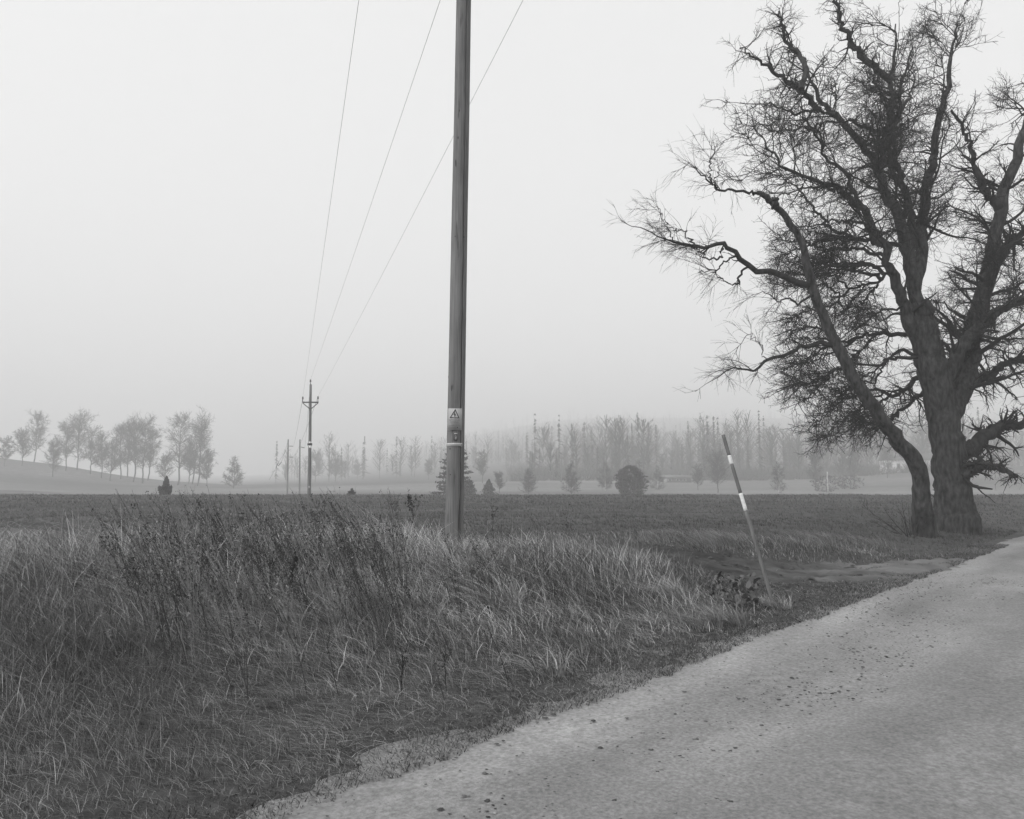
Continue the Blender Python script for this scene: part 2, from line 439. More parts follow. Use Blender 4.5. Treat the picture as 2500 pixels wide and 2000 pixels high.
# ------------------------------------------------------------------ grass
def blades(x, y, h, w, lean, curl, tone, n=4, az=None, zmin=None):
    """bent strips standing on the ground; lean (M,2) horizontal drift per height, curl = droop"""
    M = len(x)
    z = ground(x, y) - 0.02
    if zmin is not None: z = np.maximum(z, zmin)
    t = np.linspace(0, 1, n)[None]
    hx = h[:, None]
    cx = x[:, None] + hx * (lean[:, :1] * t ** 1.6 + curl[:, None] * lean[:, :1] * t ** 3)
    cy = y[:, None] + hx * (lean[:, 1:] * t ** 1.6 + curl[:, None] * lean[:, 1:] * t ** 3)
    L = np.hypot(lean[:, 0], lean[:, 1])
    cz = z[:, None] + hx * (t * np.sqrt(1 / (1 + (0.75 * L[:, None]) ** 2)) - curl[:, None] * 0.38 * t ** 3)
    a = rng.random(M) * math.pi if az is None else az
    wx = np.cos(a)[:, None] * w[:, None] * (1 - t ** 1.5) * .5; wy = np.sin(a)[:, None] * w[:, None] * (1 - t ** 1.5) * .5
    Lf = np.stack([cx - wx, cy - wy, cz], -1)[:, :-1]; Rt = np.stack([cx + wx, cy + wy, cz], -1)[:, :-1]
    tip = np.stack([cx[:, -1], cy[:, -1], cz[:, -1]], -1)[:, None]
    V = np.concatenate([np.stack([Lf, Rt], 2).reshape(M, -1, 3), tip], 1)
    k = V.shape[1]
    b = (np.arange(M) * k)[:, None]
    q = np.concatenate([b + np.array([[2 * i, 2 * i + 1, 2 * i + 3, 2 * i + 2]]) for i in range(n - 2)], 0)
    tr = b + np.array([[2 * (n - 2), 2 * (n - 2) + 1, k - 1]])
    tn_ = np.repeat(tone, k)
    return V.reshape(-1, 3), q, tr, tn_
def merge(parts):
    vs, qs, ts, tn_, o = [], [], [], [], 0
    for v, q, t, a in parts:
        vs.append(v); qs.append(q + o); ts.append(t + o); tn_.append(a); o += len(v)
    return np.concatenate(vs), [np.concatenate(qs), np.concatenate(ts)], np.concatenate(tn_)
def wedge(n, y0, y1, margin=1.2, p=1.0):
    y = (y0 ** p + (y1 ** p - y0 ** p) * rng.random(n)) ** (1 / p)
    hw = 0.69 * y + margin
    x = (rng.random(n) * 2 - 1) * hw
    return x, y

def tallness(x, y):
    """height of the rough grass on the verge"""
    s = road_s(x, y); dt = track_d(x, y)
    h = 0.07 + 0.10 * sst(0.1, 0.9, s) + 0.20 * sst(0.8, 3.2, s)
    left = sst(-0.5, -3.0, x) * sst(2.2, 5.0, s)
    h = h + 0.26 * left
    h = h * (0.55 + 0.9 * fbm(x, y, 0.9))
    mud = 1 - sst(0.75, 1.35, dt + .5 * (fbm(x, y, 1.3) - .5))
    beyond = (y > np.interp(x, TRACK[::-1, 0], TRACK[::-1, 1])) & (s > .4)
    hf = 0.08 + 0.10 * np.exp(-((dt - 2.2) / .9) ** 2) * sst(.8, 3.5, x) * (0.4 + 1.3 * fbm(x, y, 1.7))
    h = np.where(beyond, hf, h)
    # at the far left the tall growth stops short of the field track
    h = np.where(~beyond, h * (1 - .72 * sst(11.3, 13.0, y + .22 * (-4.5 - x)) * sst(-1.8, -4.2, x)), h)
    # between the track and the road, right of the stake, the turf is short
    h = np.where(~beyond, h * (1 - 0.62 * sst(2.6, 4.4, x + .2 * (y - 11))), h)
    return h, mud, beyond, s

parts = []
CELLS = [(3.2, 6.0, 58000), (6.0, 9.0, 72000), (9.0, 12.5, 70000), (12.5, 17.5, 60000)]
for y0, y1, n in CELLS:
    x, y = wedge(n, y0, y1, 1.0, 2.0)
    # gather the blades into tufts
    tx = np.round(x / .17) * .17 + .12 * (vnoise(x, y, 3.7) - .5); ty = np.round(y / .17) * .17 + .12 * (vnoise(x + 9, y, 3.7) - .5)
    pull = 0.62 * rng.random(len(x))
    hs = np.sin(tx * 91.7 + ty * 57.3) * 43758.5; hs = hs - np.floor(hs)
    x = x + (tx + .09 * np.cos(hs * 40) - x) * pull; y = y + (ty + .09 * np.sin(hs * 40) - y) * pull
    h, mud, beyond, s = tallness(x, y)
    keep = (s > 0.02 + 0.35 * rng.random(len(x)) ** 2 * (1 + vnoise(x, y, 2.0))) & (rng.random(len(x)) > mud * .96) & ((s > .5) | (rng.random(len(x)) < .35 + s))
    x, y, h, beyond, s, hs = x[keep], y[keep], h[keep], beyond[keep], s[keep], hs[keep]
    M = len(x)
    h = h * (0.55 + 0.75 * rng.random(M)) * (0.7 + 0.6 * hs)
    w = (0.0022 + 0.0036 * rng.random(M)) * (0.7 + y / 11.0)
    wind = np.stack([-0.42 - 0.25 * fbm(x, y, .7), 0.12 * (vnoise(x, y, .6) - .5)], 1)
    lod = sst(.46, .66, fbm(x + 40, y, .8))[:, None]         # lodged patches
    ang = 6.28 * rng.random(M)
    spread = (0.28 + 0.55 * rng.random(M))[:, None]
    lean = wind * (0.6 + 0.8 * lod) + spread * np.stack([np.cos(ang), np.sin(ang)], 1) * (1 - .25 * lod) + lod * .7 * np.stack([np.cos(hs * 25), np.sin(hs * 25)], 1)
    lean = np.where(beyond[:, None], lean * .8, lean)
    curl = 0.2 + 0.9 * rng.random(M) ** 1.6 + .3 * lod[:, 0]
    patch = fbm(x, y, .55)
    straw = rng.random(M) < np.clip(0.22 + 1.0 * (patch - .42) + .25 * lod[:, 0], .06, .85)
    tone = np.where(straw, 0.22 + 0.30 * rng.random(M), 0.045 + 0.095 * rng.random(M)) * (0.45 + 1.0 * hs) * (0.8 + .4 * vnoise(x, y, 1.1))
    nr = sst(8.5, 5.5, y); h = h * (1 - .28 * nr); w = w * (1 - .25 * nr); tone = np.where(straw, tone * (1 - .35 * nr), tone)
    tone = np.where(beyond, tone * .72, tone)
    dark_turf = sst(2.6, 4.4, x + .2 * (y - 11)) * (~beyond)
    tone = tone * (1 - .42 * dark_turf)
    parts.append(blades(x, y, h, w, lean, curl, tone, 4 if y1 < 13 else 3))
# short turf creeping on to the gravel
M0 = 60000
t_ = -7 + 27 * rng.random(M0); s_ = np.abs(rng.normal(size=M0)) * .42 - .06 + .10 * (fbm(t_, t_ * 0, 1.4) - .5) + .12 * (vnoise(t_, t_ * 0 + 5, 5.0) - .5)
x, y = P0[0] + U[0] * t_ + NRM[0] * s_, P0[1] + U[1] * t_ + NRM[1] * s_
keep = (y > 3.2) & (np.abs(x) < .7 * y + 1) & (rng.random(M0) < .35 + .9 * fbm(x, y, 3.0)); x, y = x[keep], y[keep]; M = len(x)
a = 6.28 * rng.random(M)
parts.append(blades(x, y, .025 + .055 * rng.random(M) ** 1.5, (.003 + .0035 * rng.random(M)) * (.7 + y / 11), np.stack([-.4 + .9 * np.cos(a), .9 * np.sin(a)], 1), .2 + .6 * rng.random(M), (.04 + .20 * rng.random(M) ** 2.2) * (.5 + fbm(x, y, 1.5)), 3, zmin=.008))
# matted thatch under the standing blades
x, y = wedge(105000, 3.2, 14.5, 1.0, 2.0)
h, mud, beyond, s = tallness(x, y)
keep = (s > .12 + .3 * rng.random(len(x))) & (rng.random(len(x)) > mud * .8) & ~beyond
x, y, h, s = x[keep], y[keep], h[keep], s[keep]; M = len(x)
a = math.pi + 1.3 * rng.normal(size=M) + 2.5 * (fbm(x, y, .9) - .5)
lean = (1.2 + 1.3 * rng.random(M))[:, None] * np.stack([np.cos(a), .7 * np.sin(a)], 1)
parts.append(blades(x, y, (.05 + .32 * h) * (.6 + .7 * rng.random(M)), (.0028 + .004 * rng.random(M)) * (.7 + y / 11), lean, .1 + .5 * rng.random(M), (.06 + .26 * rng.random(M) ** 2) * (.45 + 1.1 * fbm(x, y, 1.3)), 3))
v, fs, tn_ = merge(parts)
tag(link('verge_grass', mesh_from('verge_grass', v, fs, tn_), MATS['grass_blades']), 'rough tangled dry grass covering the verge between road and field', 'grass', kind='stuff')

parts = []
for y0, y1, n in [(16, 26, 60000), (26, 42, 46000), (42, 67.5, 36000)]:
    x, y = wedge(n, y0, y1, 2.0, 1.2)
    h, mud, beyond, s = tallness(x, y)
    keep = beyond & (s > .5) & (rng.random(n) > mud * .9)
    x, y = x[keep], y[keep]; M = len(x)
    h = (0.05 + 0.09 * rng.random(M)) * (0.6 + .9 * fbm(x, y, .5)) * (1 + .35 * (y > 40))
    w = (0.004 + 0.004 * rng.random(M)) * (y / 9.0)
    ang = 6.28 * rng.random(M)
    lean = np.stack([-.35 + .5 * np.cos(ang), .5 * np.sin(ang)], 1)
    tone = (0.045 + 0.09 * rng.random(M) ** 1.5) * (.72 + .6 * fbm(x * .5, y, .22))
    parts.append(blades(x, y, h, w, lean, .2 + .4 * rng.random(M), tone, 3))
v, fs, tn_ = merge(parts)
tag(link('field_grass', mesh_from('field_grass', v, fs, tn_), MATS['grass_blades']), 'short dark grass of the flat field behind the pole', 'grass', kind='stuff')

# ------------------------------------------------------------------ tussocks (each its own plant)
def tussock(name, label, x, y, n, h, w, wind, spread, t0, t1, group=None, cat='grass tuft', curl=.6, rad=.16):
    r = rad * np.sqrt(rng.random(n)); a = 6.28 * rng.random(n)
    bx, by = x + r * np.cos(a), y + r * np.sin(a)
    hh = h * (.55 + .6 * rng.random(n)); aa = a + .5 * rng.normal(size=n)
    lean = np.array(wind)[None] + spread * (.3 + .8 * rng.random(n))[:, None] * np.stack([np.cos(aa), np.sin(aa)], 1)
    v, q, t, tn2 = blades(bx, by, hh, w * (.6 + .8 * rng.random(n)), lean, curl * (.5 + rng.random(n)), t0 + (t1 - t0) * rng.random(n) ** 1.6, 6)
    o = thing(name, label, cat, (x, y, gz(x, y)), group)
    link('leaf_blades', mesh_from('leaf_blades', v - np.array(o.location), [q, t], tn2), MATS['grass_blades'], o)
    return o
_HY = 3.0 * 1.006 ** np.arange(560)
def ground_hit(px, py):
    """where the view through a photograph pixel meets the terrain"""
    d = ray(px, py)
    p = np.array([0, 0, EYE]) + _HY[:, None] * (d / d[1])
    below = p[:, 2] < ground(p[:, 0], p[:, 1], False)
    return p[int(np.argmax(below))] if below.any() else p[-1]
def gh(x, y): return ground_hit(x * K, y * K)
p = gh(1545, 1318); tussock('grass_tussock', 'large pale swept-over grass tussock at the road edge', p[0], p[1], 190, .42, .009, (-.75, -.05), .85, .12, .36, rad=.14)
p = gh(1500, 1322); tussock('grass_tussock', 'flattened pale grass tussock lying left of the large road-edge tussock', p[0], p[1], 130, .40, .009, (-.8, -.1), .9, .12, .34, rad=.13)
p = gh(1150, 1425); tussock('grass_tussock', 'broad-bladed arching grass tuft in the foreground below the pole', p[0], p[1], 70, .34, .010, (-.45, 0), .7, .14, .36, curl=1.1)
p = gh(1420, 1262); tussock('grass_tussock', 'pale drooping tussock left of the marker stake', p[0], p[1], 240, .4, .009, (-.7, 0), .7, .2, .48)
p = gh(700, 1322); tussock('grass_tussock', 'pale lodged tussock in front of the tall dark weeds', p[0], p[1], 150, .5, .012, (-.7, -.15), 1.0, .2, .5)
p = gh(600, 1335); tussock('grass_tussock', 'pale lodged tussock under the two thick dark stalks', p[0], p[1], 140, .46, .012, (-.6, -.15), 1.0, .18, .46)
p = gh(1050, 1275); tussock('grass_tussock', 'rounded pale hummock of grass in front of the pole', p[0], p[1], 240, .45, .011, (-.6, -.1), 1.0, .18, .45, rad=.3)
p = gh(1640, 1280); tussock('grass_tussock', 'small pale grass tuft at the foot of the marker stake', p[0], p[1], 170, .26, .008, (-.5, 0), .9, .2, .5)
bank = []
for i in range(26):
    t = rng.random(); xx = 1370 + 560 * t; yy = 1148 - 8 * math.sin(t * 3) + rng.normal() * 6
    p = gh(xx, yy)
    n = 110; r = .35 * np.sqrt(rng.random(n)); a = 6.28 * rng.random(n)
    lean = np.array([[-.7, -.15]]) + .6 * rng.random(n)[:, None] * np.stack([np.cos(a), np.sin(a)], 1)
    bank.append(blades(p[0] + r * np.cos(a), p[1] + r * np.sin(a), .34 * (.5 + .6 * rng.random(n)), .009 * (.6 + .8 * rng.random(n)), lean, .6 * rng.random(n) + .2, .14 + .26 * rng.random(n) ** 1.5, 5))
v, fs, tn_ = merge(bank)
tag(link('bank_grass', mesh_from('bank_grass', v, fs, tn_), MATS['grass_blades']), 'pale wind-combed grass on the bank behind the muddy track', 'grass', kind='stuff')

# ------------------------------------------------------------------ dark weeds
def weed_shape(base, h, lean, n_heads, head=.012, thick=.004, bend=.12, side=0, tone=(.03, .07)):
    """stalk with seed clusters: returns verts, quads, tris, tones in world space"""
    N = 8; t = np.linspace(0, 1, N)
    ph = rng.random() * 6.28
    P = np.stack([base[0] + h * (lean[0] * t ** 1.3 + bend * .25 * np.sin(t * 4 + ph) * t), base[1] + h * (lean[1] * t ** 1.3 + bend * .25 * np.cos(t * 3 + ph) * t), base[2] - .03 + h * t], 1)
    lines = [(P, thick * (1 - .75 * t))]
    for _ in range(side):
        u = .35 + .5 * rng.random(); k = int(u * (N - 1)); L = h * (.12 + .25 * rng.random()); a = rng.random() * 6.28
        tt_ = np.linspace(0, 1, N)
        d = np.array([.45 * math.cos(a) + lean[0], .45 * math.sin(a) + lean[1], .8])
        lines.append((P[k] + L * tt_[:, None] * d + L * .15 * (tt_ ** 2)[:, None] * np.array([0, 0, 1]), thick * .6 * (1 - .7 * tt_)))
    Pm = np.stack([l[0] for l in lines]); Rm = np.stack([l[1] for l in lines])
    v, q = tubes(Pm, Rm, 3)
    li = rng.integers(0, len(lines), n_heads); u = (.32 + .68 * rng.random(n_heads) ** .8) * (N - 1.001); k = u.astype(int); f = (u - k)[:, None]
    c = Pm[li, k] * (1 - f) + Pm[li, k + 1] * f
    c = c + rng.normal(size=(n_heads, 3)) * .014
    d1 = rng.normal(size=(n_heads, 3)); d1 /= np.linalg.norm(d1, axis=1, keepdims=True)
    d2 = np.cross(d1, rng.normal(size=(n_heads, 3))); d2 /= np.linalg.norm(d2, axis=1, keepdims=True)
    sz = head * (.5 + rng.random(n_heads))[:, None]
    hv = np.stack([c - d1 * sz, c + d2 * sz * .6, c + d1 * sz * 1.2 + np.array([0, 0, -.4]) * sz, c - d2 * sz * .6], 1).reshape(-1, 3)
    hq = (np.arange(n_heads) * 4)[:, None] + np.arange(4)[None] + len(v)
    V = np.concatenate([v, hv]); tn2 = np.full(len(V), tone[0]) + (tone[1] - tone[0]) * rng.random(len(V))
    return V, np.concatenate([q, hq]), np.zeros((0, 3), int), tn2
parts = []
for i in range(560):
    # the weeds grow thickest in a wide drift left of the pole
    if i < 400:
        xx = 250 + 640 * rng.beta(1.7, 1.5); yy = 1150 + 220 * rng.beta(1.3, 1.5) + (xx < 420) * 70 * rng.random()
    elif i < 500:
        xx = 780 + 420 * rng.random(); yy = 1120 + 180 * rng.random()
    else:
        xx = 216 + 1100 * rng.random(); yy = 1250 + 230 * rng.random()
    p = gh(xx, yy)
    if p[1] > 12.6 + .4 * (p[0] + 4.5) and p[0] < -2.5: continue
    big = i < 400
    h = (.55 + .55 * rng.random()) if big else (.3 + .4 * rng.random())
    lean = (-.22 - .25 * rng.random() + .12 * rng.normal(), .1 * rng.normal())
    light = rng.random() < .34
    parts.append(weed_shape(p, h, lean, 40 if big else 16, .0085 * (.8 + p[1] / 25), .0035 + .0002 * p[1], side=3 if big else 2, tone=(.14, .30) if light else (.025, .075)))
v, fs, tn_ = merge(parts)
tag(link('weed_stalks', mesh_from('weed_stalks', v, fs, tn_, smooth=False), MATS['weed_tone']), 'drift of dark withered weed stalks leaning left across the verge', 'weeds', kind='stuff')
def weed(label, x, y, h, lean, heads, side, head=.0105, thick=.006, tone=(.02, .05)):
    p = gh(x, y)
    o = thing('weed_stalk', label, 'weed', p)
    v, q, t, tn2 = weed_shape(p, h, lean, heads, head, thick, side=side, tone=tone)
    link('stem', mesh_from('stem', v - p, [q], tn2, smooth=False), MATS['weed_tone'], o)
    return o
weed('tall seed-headed weed standing highest left of the wooden pole', 876, 1165, 1.05, (-.12, 0), 150, 9, .016)
weed('thick dark straight weed stalk, right one of a pair', 607, 1292, .62, (.06, 0), 120, 3, .018, .010, (.015, .03))
weed('thick dark bent weed stalk, left one of a pair', 590, 1275, .55, (-.22, 0), 100, 3, .017, .009, (.015, .03))
weed('tall dark weed in front of the far pole foot', 668, 1160, .95, (-.06, 0), 130, 4)
weed('thin upright weed just right of the far pole foot', 684, 1150, .9, (-.03, 0), 110, 3)
weed('upright forked dark weed in the bottom foreground', 846, 1462, .38, (-.02, 0), 50, 6, .008, .006, (.015, .035))
weed('dark upright weed in the foreground left of the arching tuft', 940, 1455, .42, (-.05, 0), 46, 4, .008, .005, (.015, .035))
weed('lone thin weed standing apart at the far left', 345, 1205, .75, (.0, 0), 40, 2, .01)
weed('curly dark weed right of the wooden pole foot', 1042, 1160, .75, (-.1, 0), 90, 3)
weed('thin leaning weed between pole and muddy track', 1215, 1190, .9, (-.22, 0), 36, 3, .01, .004)
# broad dark dock leaves round the stake's foot
dv = []; 
for i in range(170):
    xx = 1480 + 125 * rng.beta(2, 1.6); yy = 1232 + 60 * rng.random()
    p = gh(xx, yy); n = 1
    a = rng.random() * 6.28; L = .04 + .05 * rng.random(); wd = L * .36
    d = np.array([math.cos(a), math.sin(a), -.2 + 1.5 * rng.random()]); sdv = np.array([-math.sin(a), math.cos(a), .9 * rng.normal()])
    b = p + np.array([0, 0, .05 + .12 * rng.random()])
    V = np.stack([b, b + d * L * .35 + sdv * wd, b + d * L * .4 - [0, 0, .012], b + d * L * .35 - sdv * wd, b + d * L * .8 + sdv * wd * .6 - [0, 0, .02], b + d * L * .8 - sdv * wd * .6 - [0, 0, .02], b + d * L * 1.1 - [0, 0, .05]])
    dv.append((V, np.array([(0, 1, 2, 3), (1, 4, 6, 2), (2, 6, 5, 3)]), np.zeros((0, 3), int), np.full(7, .045 + .07 * rng.random())))
v, fs, tn_ = merge(dv)
tag(link('dock_leaves', mesh_from('dock_leaves', v, fs, tn_), MATS['weed_tone']), 'patch of broad dark dock leaves left of the marker stake foot', 'weeds', kind='stuff')

# ------------------------------------------------------------------ loose stones and leaf crumbs on the road
pv = []
def pebble(x, y, z, r, tone):
    u = np.array([(1, 0, 0), (-1, 0, 0), (0, 1, 0), (0, -1, 0), (0, 0, 1), (.6, .6, .55), (-.6, .55, .6), (.55, -.65, .5), (-.6, -.6, .5)])
    V = u * r * (0.7 + .6 * rng.random((9, 1))) * np.array([1.2, 1, .55]) + np.array([x, y, z])
    F = np.array([(0, 2, 5), (2, 1, 6), (1, 3, 8), (3, 0, 7), (5, 2, 4), (2, 6, 4), (6, 1, 4), (1, 8, 4), (8, 3, 4), (3, 7, 4), (7, 0, 4), (0, 5, 4)])
    return V, np.zeros((0, 4), int), F, np.full(9, tone)
n = 0
while n < 5200:
    t = -4 + 16 * rng.random(); s_ = .35 - 4.2 * rng.random()
    dens = .10 + 1.0 * math.exp(-((s_ + 1.35) / .55) ** 2) + .5 * math.exp(-((s_ - .05) / .22) ** 2) + .45 * math.exp(-((s_ + .35) / .25) ** 2) * (t > 6)
    dens *= .2 + 1.6 * float(fbm(t, s_, .9))
    if rng.random() > dens: continue
    x, y = P0[0] + U[0] * t + NRM[0] * s_, P0[1] + U[1] * t + NRM[1] * s_
    big = rng.random() < .16
    r = (.007 + .009 * rng.random()) if big else (.003 + .005 * rng.random())
    pv.append(pebble(x, y, max(.022, gz(x, y)), r, (.04 + .08 * rng.random()) if rng.random() < .95 else .3)); n += 1
v, fs, tn_ = merge(pv)
tag(link('road_pebbles', mesh_from('road_pebbles', v, fs, tn_, smooth=False), MATS['pebble_tone']), 'dark loose stones and leaf crumbs scattered over the gravel road', 'pebbles', kind='stuff')

cv = []
for i in range(420):
    t = rng.random() ** .8; q = tk[int(60 + 110 * t)]; e = (rng.choice([-1, 1]) * .62 + .3 * rng.normal()); x, y = q[0] + .1 * rng.normal(), q[1] + e
    if road_s(x, y) < .3: continue
    cv.append(pebble(x, y, gz(x, y) + .03, .012 + .04 * rng.random() ** 3, .03 + .04 * rng.random()))
v, fs, tn_ = merge(cv)
tag(link('mud_clods', mesh_from('mud_clods', v, fs, tn_, smooth=False), MATS['pebble_tone']), 'dark clods of churned mud along the field track', 'mud', kind='stuff')

# ------------------------------------------------------------------ the near utility pole
def near_pole():
    PY = 12.2
    b = at(1108.5, 1290, PY); t = at(1127.5, 250, PY)
    ax = (t - b); ax = ax / ax[2]
    zb = gz(b[0], PY); base = b + ax * (zb - b[2])
    top_z = 10.5
    o = thing('utility_pole', 'close-up weathered wooden utility pole with warning sign, splitting lengthwise', 'utility pole', base)
    segs, rings = 84, 120
    H = top_z - zb + .6
    zz = np.linspace(-.6, top_z - zb, rings)
    an = np.linspace(0, 2 * math.pi, segs, endpoint=False)
    # the split runs down the front right of the pole and gapes towards the foot
    V = np.zeros((rings, segs, 3))
    crack_x = np.interp(zz, [-.6, .9, 2.2, 4.5, 8, 10], [.66, .70, .60, .56, .50, .42])
    crack_w = np.interp(zz, [-.6, .45, .95, 1.3, 2.4, 5, 10], [.30, .26, .10, .085, .08, .075, .06])
    for i, z in enumerate(zz):
        r = np.interp(z, [-.6, 0, 6.5, 10], [.142, .1375, .1235, .117])
        ca = -math.pi / 2 + math.asin(crack_x[i]) + .02 * math.sin(z * 3) + .015 * math.sin(z * 7.3)
        # crowd the vertices round the crack
        th = ca + math.pi + (an - math.pi) * 1.0
        u = (an - math.pi) / math.pi
        th = ca + math.pi * np.sign(u) * (np.abs(u) ** 2.2 * .93 + .07 * np.abs(u))
        dd = np.abs(th - ca)
        rr = r * (1 + .012 * np.sin(3 * th + z) + .006 * np.sin(7 * th + 2 * z)) - np.clip((1 - dd / crack_w[i]) * 2.5, 0, 1) * np.clip(crack_w[i] * .9, .06, .10)
        rr = rr - .004 * (th > ca) * (dd < .5)
        V[i, :, 0] = rr * np.cos(th) + ax[0] * z; V[i, :, 1] = rr * np.sin(th) + ax[1] * z; V[i, :, 2] = z
    idx = np.arange(rings * segs).reshape(rings, segs)
    a_, b_ = idx[:-1], idx[1:]
    q = np.stack([a_, np.roll(a_, -1, 1), np.roll(b_, -1, 1), b_], -1).reshape(-1, 4)
    link('shaft', mesh_from('shaft', V.reshape(-1, 3), [q, idx[-1][None]], smooth=True), MATS['pole_wood'], o)
    def axis_at(z): return base + ax * (z - base[2])
    def rad(z): return float(np.interp(z - zb, [-.6, 0, 6.5, 10], [.142, .1375, .1235, .117]))
    # knots and dark streaks: (photograph px, py, half width, half height)
    for (px, py, hw, hh) in [(1121.8, 270.5, .008, .022), (1118.3, 336.5, .009, .028), (1112.5, 397, .010, .06), (1113.5, 400, .004, .05), (1111, 577, .007, .012), (1132.5, 578, .008, .014), (1094, 919, .012, .022), (1102.5, 948, .009, .05), (1105.5, 945, .004, .04), (1099, 1096, .014, .016), (1099.5, 1159, .010, .010)]:
        c = at(px, py, PY - .12); x_off = c[0] - axis_at(c[2])[0]; r = rad(c[2])
        th = -math.pi / 2 + math.asin(max(-.97, min(.97, x_off / r)))
        ctr = axis_at(c[2]) + np.array([r * math.cos(th), r * math.sin(th), 0])
        nn = np.array([math.cos(th), math.sin(th), 0]); tg = np.array([-nn[1], nn[0], 0])
        m = MB(); k = 12
        aa = np.arange(k) * 2 * math.pi / k
        ring = [ctr + nn * .0005 + tg * hw * math.cos(q_) * (1 + .15 * math.sin(3 * q_)) + np.array([0, 0, hh]) * math.sin(q_) for q_ in aa]
        ring2 = [ctr + nn * .004 + tg * hw * .6 * math.cos(q_) + np.array([0, 0, hh * .6]) * math.sin(q_) for q_ in aa]
        m.add(np.array(ring + ring2), [np.array([(i, (i + 1) % k, (i + 1) % k + k, i + k) for i in range(k)]), (np.arange(k) + k)[None]])
        m.build('knot', MATS['knot'], o, True)
    # plates on the camera side
    def plate_frame(px0, py0, px1, py1, gap=.006):
        Yf = PY - .1375 - gap
        c = at((px0 + px1) / 2, (py0 + py1) / 2, Yf)
        w = (px1 - px0) / FPX * (Yf * math.cos(PITCH) + (c[2] - EYE) * math.sin(PITCH)); h = (py1 - py0) / FPX * Yf * 1.005
        return c, w, h
    c, w, h = plate_frame(1093.4, 997.2, 1127.8, 1050.8)
    tilt = ax[0]
    def plate_obj(name, c, w, h, material, parent, th=.002):
        m = MB(); ux = np.array([1, 0, -tilt]); uz = np.array([tilt, 0, 1])
        rot = np.stack([ux, [0, 1, 0], uz], 1)
        m.box(c, (w, th, h), rot); return m.build(name, material, parent)
    sign = plate_obj('warning_sign', c, w, h, MATS['sign_yellow'], o)
    sign['label'] = 'pale danger sign with lightning bolt triangle'
    def loc(u, v, d=.003): return c + np.array([1, 0, -tilt]) * u * w + np.array([tilt, 0, 1]) * v * h + np.array([0, -d, 0])
    def flat(name, pts, material, parent, d=.0035, depth=.001):
        P = [loc(u, v, d) for u, v in pts]; Q = [loc(u, v, d - depth) for u, v in pts]; k = len(P)
        m = MB(); m.add(np.array(P + Q), [np.array([(i, (i + 1) % k, (i + 1) % k + k, i + k) for i in range(k)])] + [np.arange(k)[None]]) ; return m.build(name, material, parent)
    # measured on the sign: u from the left (-.5) to the right (.5), v from the bottom to the top
    def uv(zx, zy): return ((zx - 505) / 420.0, (665 - zy) / 660.0)
    A, B_, C_ = uv(510, 352), uv(646, 634), uv(346, 628)
    def inset(p, ctr, k): return (ctr[0] + (p[0] - ctr[0]) * k, ctr[1] + (p[1] - ctr[1]) * k)
    ctr = ((A[0] + B_[0] + C_[0]) / 3, (A[1] + B_[1] + C_[1]) / 3)
    m = MB(); O3 = [A, B_, C_]; I3 = [inset(p_, ctr, .74) for p_ in O3]
    m.add(np.array([loc(*p_, .0025) for p_ in O3 + I3]), [np.array([(0, 1, 4, 3), (1, 2, 5, 4), (2, 0, 3, 5)])])
    m.build('triangle', MATS['sign_black'], sign)
    bolt = [uv(512, 430), uv(490, 500), uv(527, 492), uv(505, 570), uv(515, 575), uv(495, 592), uv(482, 565), uv(494, 570), uv(505, 520), uv(457, 530), uv(495, 430)]
    pts = [loc(*p_, .0025) for p_ in bolt]
    bm = bmesh.new(); vs = [bm.verts.new(Vector(p_ - base)) for p_ in pts]; f_ = bm.faces.new(vs); bmesh.ops.triangulate(bm, faces=[f_])
    me = bpy.data.meshes.new('lightning_bolt'); bm.to_mesh(me); bm.free()
    bo = link('lightning_bolt', me, MATS['sign_black'], sign)
    def text(s, u, v, height, width, material, parent, ctrp=None):
        cu = bpy.data.curves.new('t', 'FONT'); cu.body = s; cu.align_x = 'CENTER'; cu.align_y = 'CENTER'; cu.size = 1
        tmp = bpy.data.objects.new('t', cu); COL.objects.link(tmp)
        dg = bpy.context.evaluated_depsgraph_get(); me = bpy.data.meshes.new_from_object(tmp.evaluated_get(dg))
        bpy.data.objects.remove(tmp)
        co = np.zeros(len(me.vertices) * 3, np.float32); me.vertices.foreach_get('co', co); co = co.reshape(-1, 3)
        mn, mx = co.min(0), co.max(0); co[:, :2] = (co[:, :2] - (mn + mx)[:2] / 2) / (mx - mn)[:2]
        P = np.array([loc(u + a * width, v + b2 * height, .0025) for a, b2 in co[:, :2]]) - base
        me.vertices.foreach_set('co', P.astype(np.float32).ravel()); me.update()
        ob = link('lettering', me, material, parent); return ob
    text('LIVSFARLIG', *uv(495, 683), .060, .72, MATS['sign_grey'], sign)
    text('LEDNING', *uv(492, 746), .060, .54, MATS['sign_grey'], sign)
    text('Gå ej nära', *uv(498, 806), .038, .48, MATS['sign_grey'], sign)
    text('nedfallen ledning', *uv(494, 857), .040, .76, MATS['sign_grey'], sign)
    # fine print reduced to a rule, and the small mark beside it
    mm = MB()
    for i in range(9):
        a_, b2 = uv(378 + i * 18, 918); mm.box(loc(a_, b2, .002), (.0055, .001, .0025))
    mm.build('fine_print', MATS['sign_grey'], sign)
    flat('mark', [uv(562, 905), uv(580, 895), uv(602, 912), uv(600, 935), uv(585, 925)], MATS['sign_black'], sign, .002, .0005)
    for zx, zy in [(316, 352), (690, 368), (306, 660), (684, 668), (300, 955), (650, 968), (398, 952)]:
        u, v = uv(zx, zy); mm = MB(); mm.tube([loc(u, v, .0), loc(u, v, .004)], .0028, 8); mm.build('nail', MATS['iron'], sign)
    # stack of small number plates
    c0, w0, h0 = plate_frame(1107.3, 1057, 1116.6, 1075.2)
    pl = plate_obj('number_plate', c0, w0, h0, MATS['plate_dark'], o, .004)
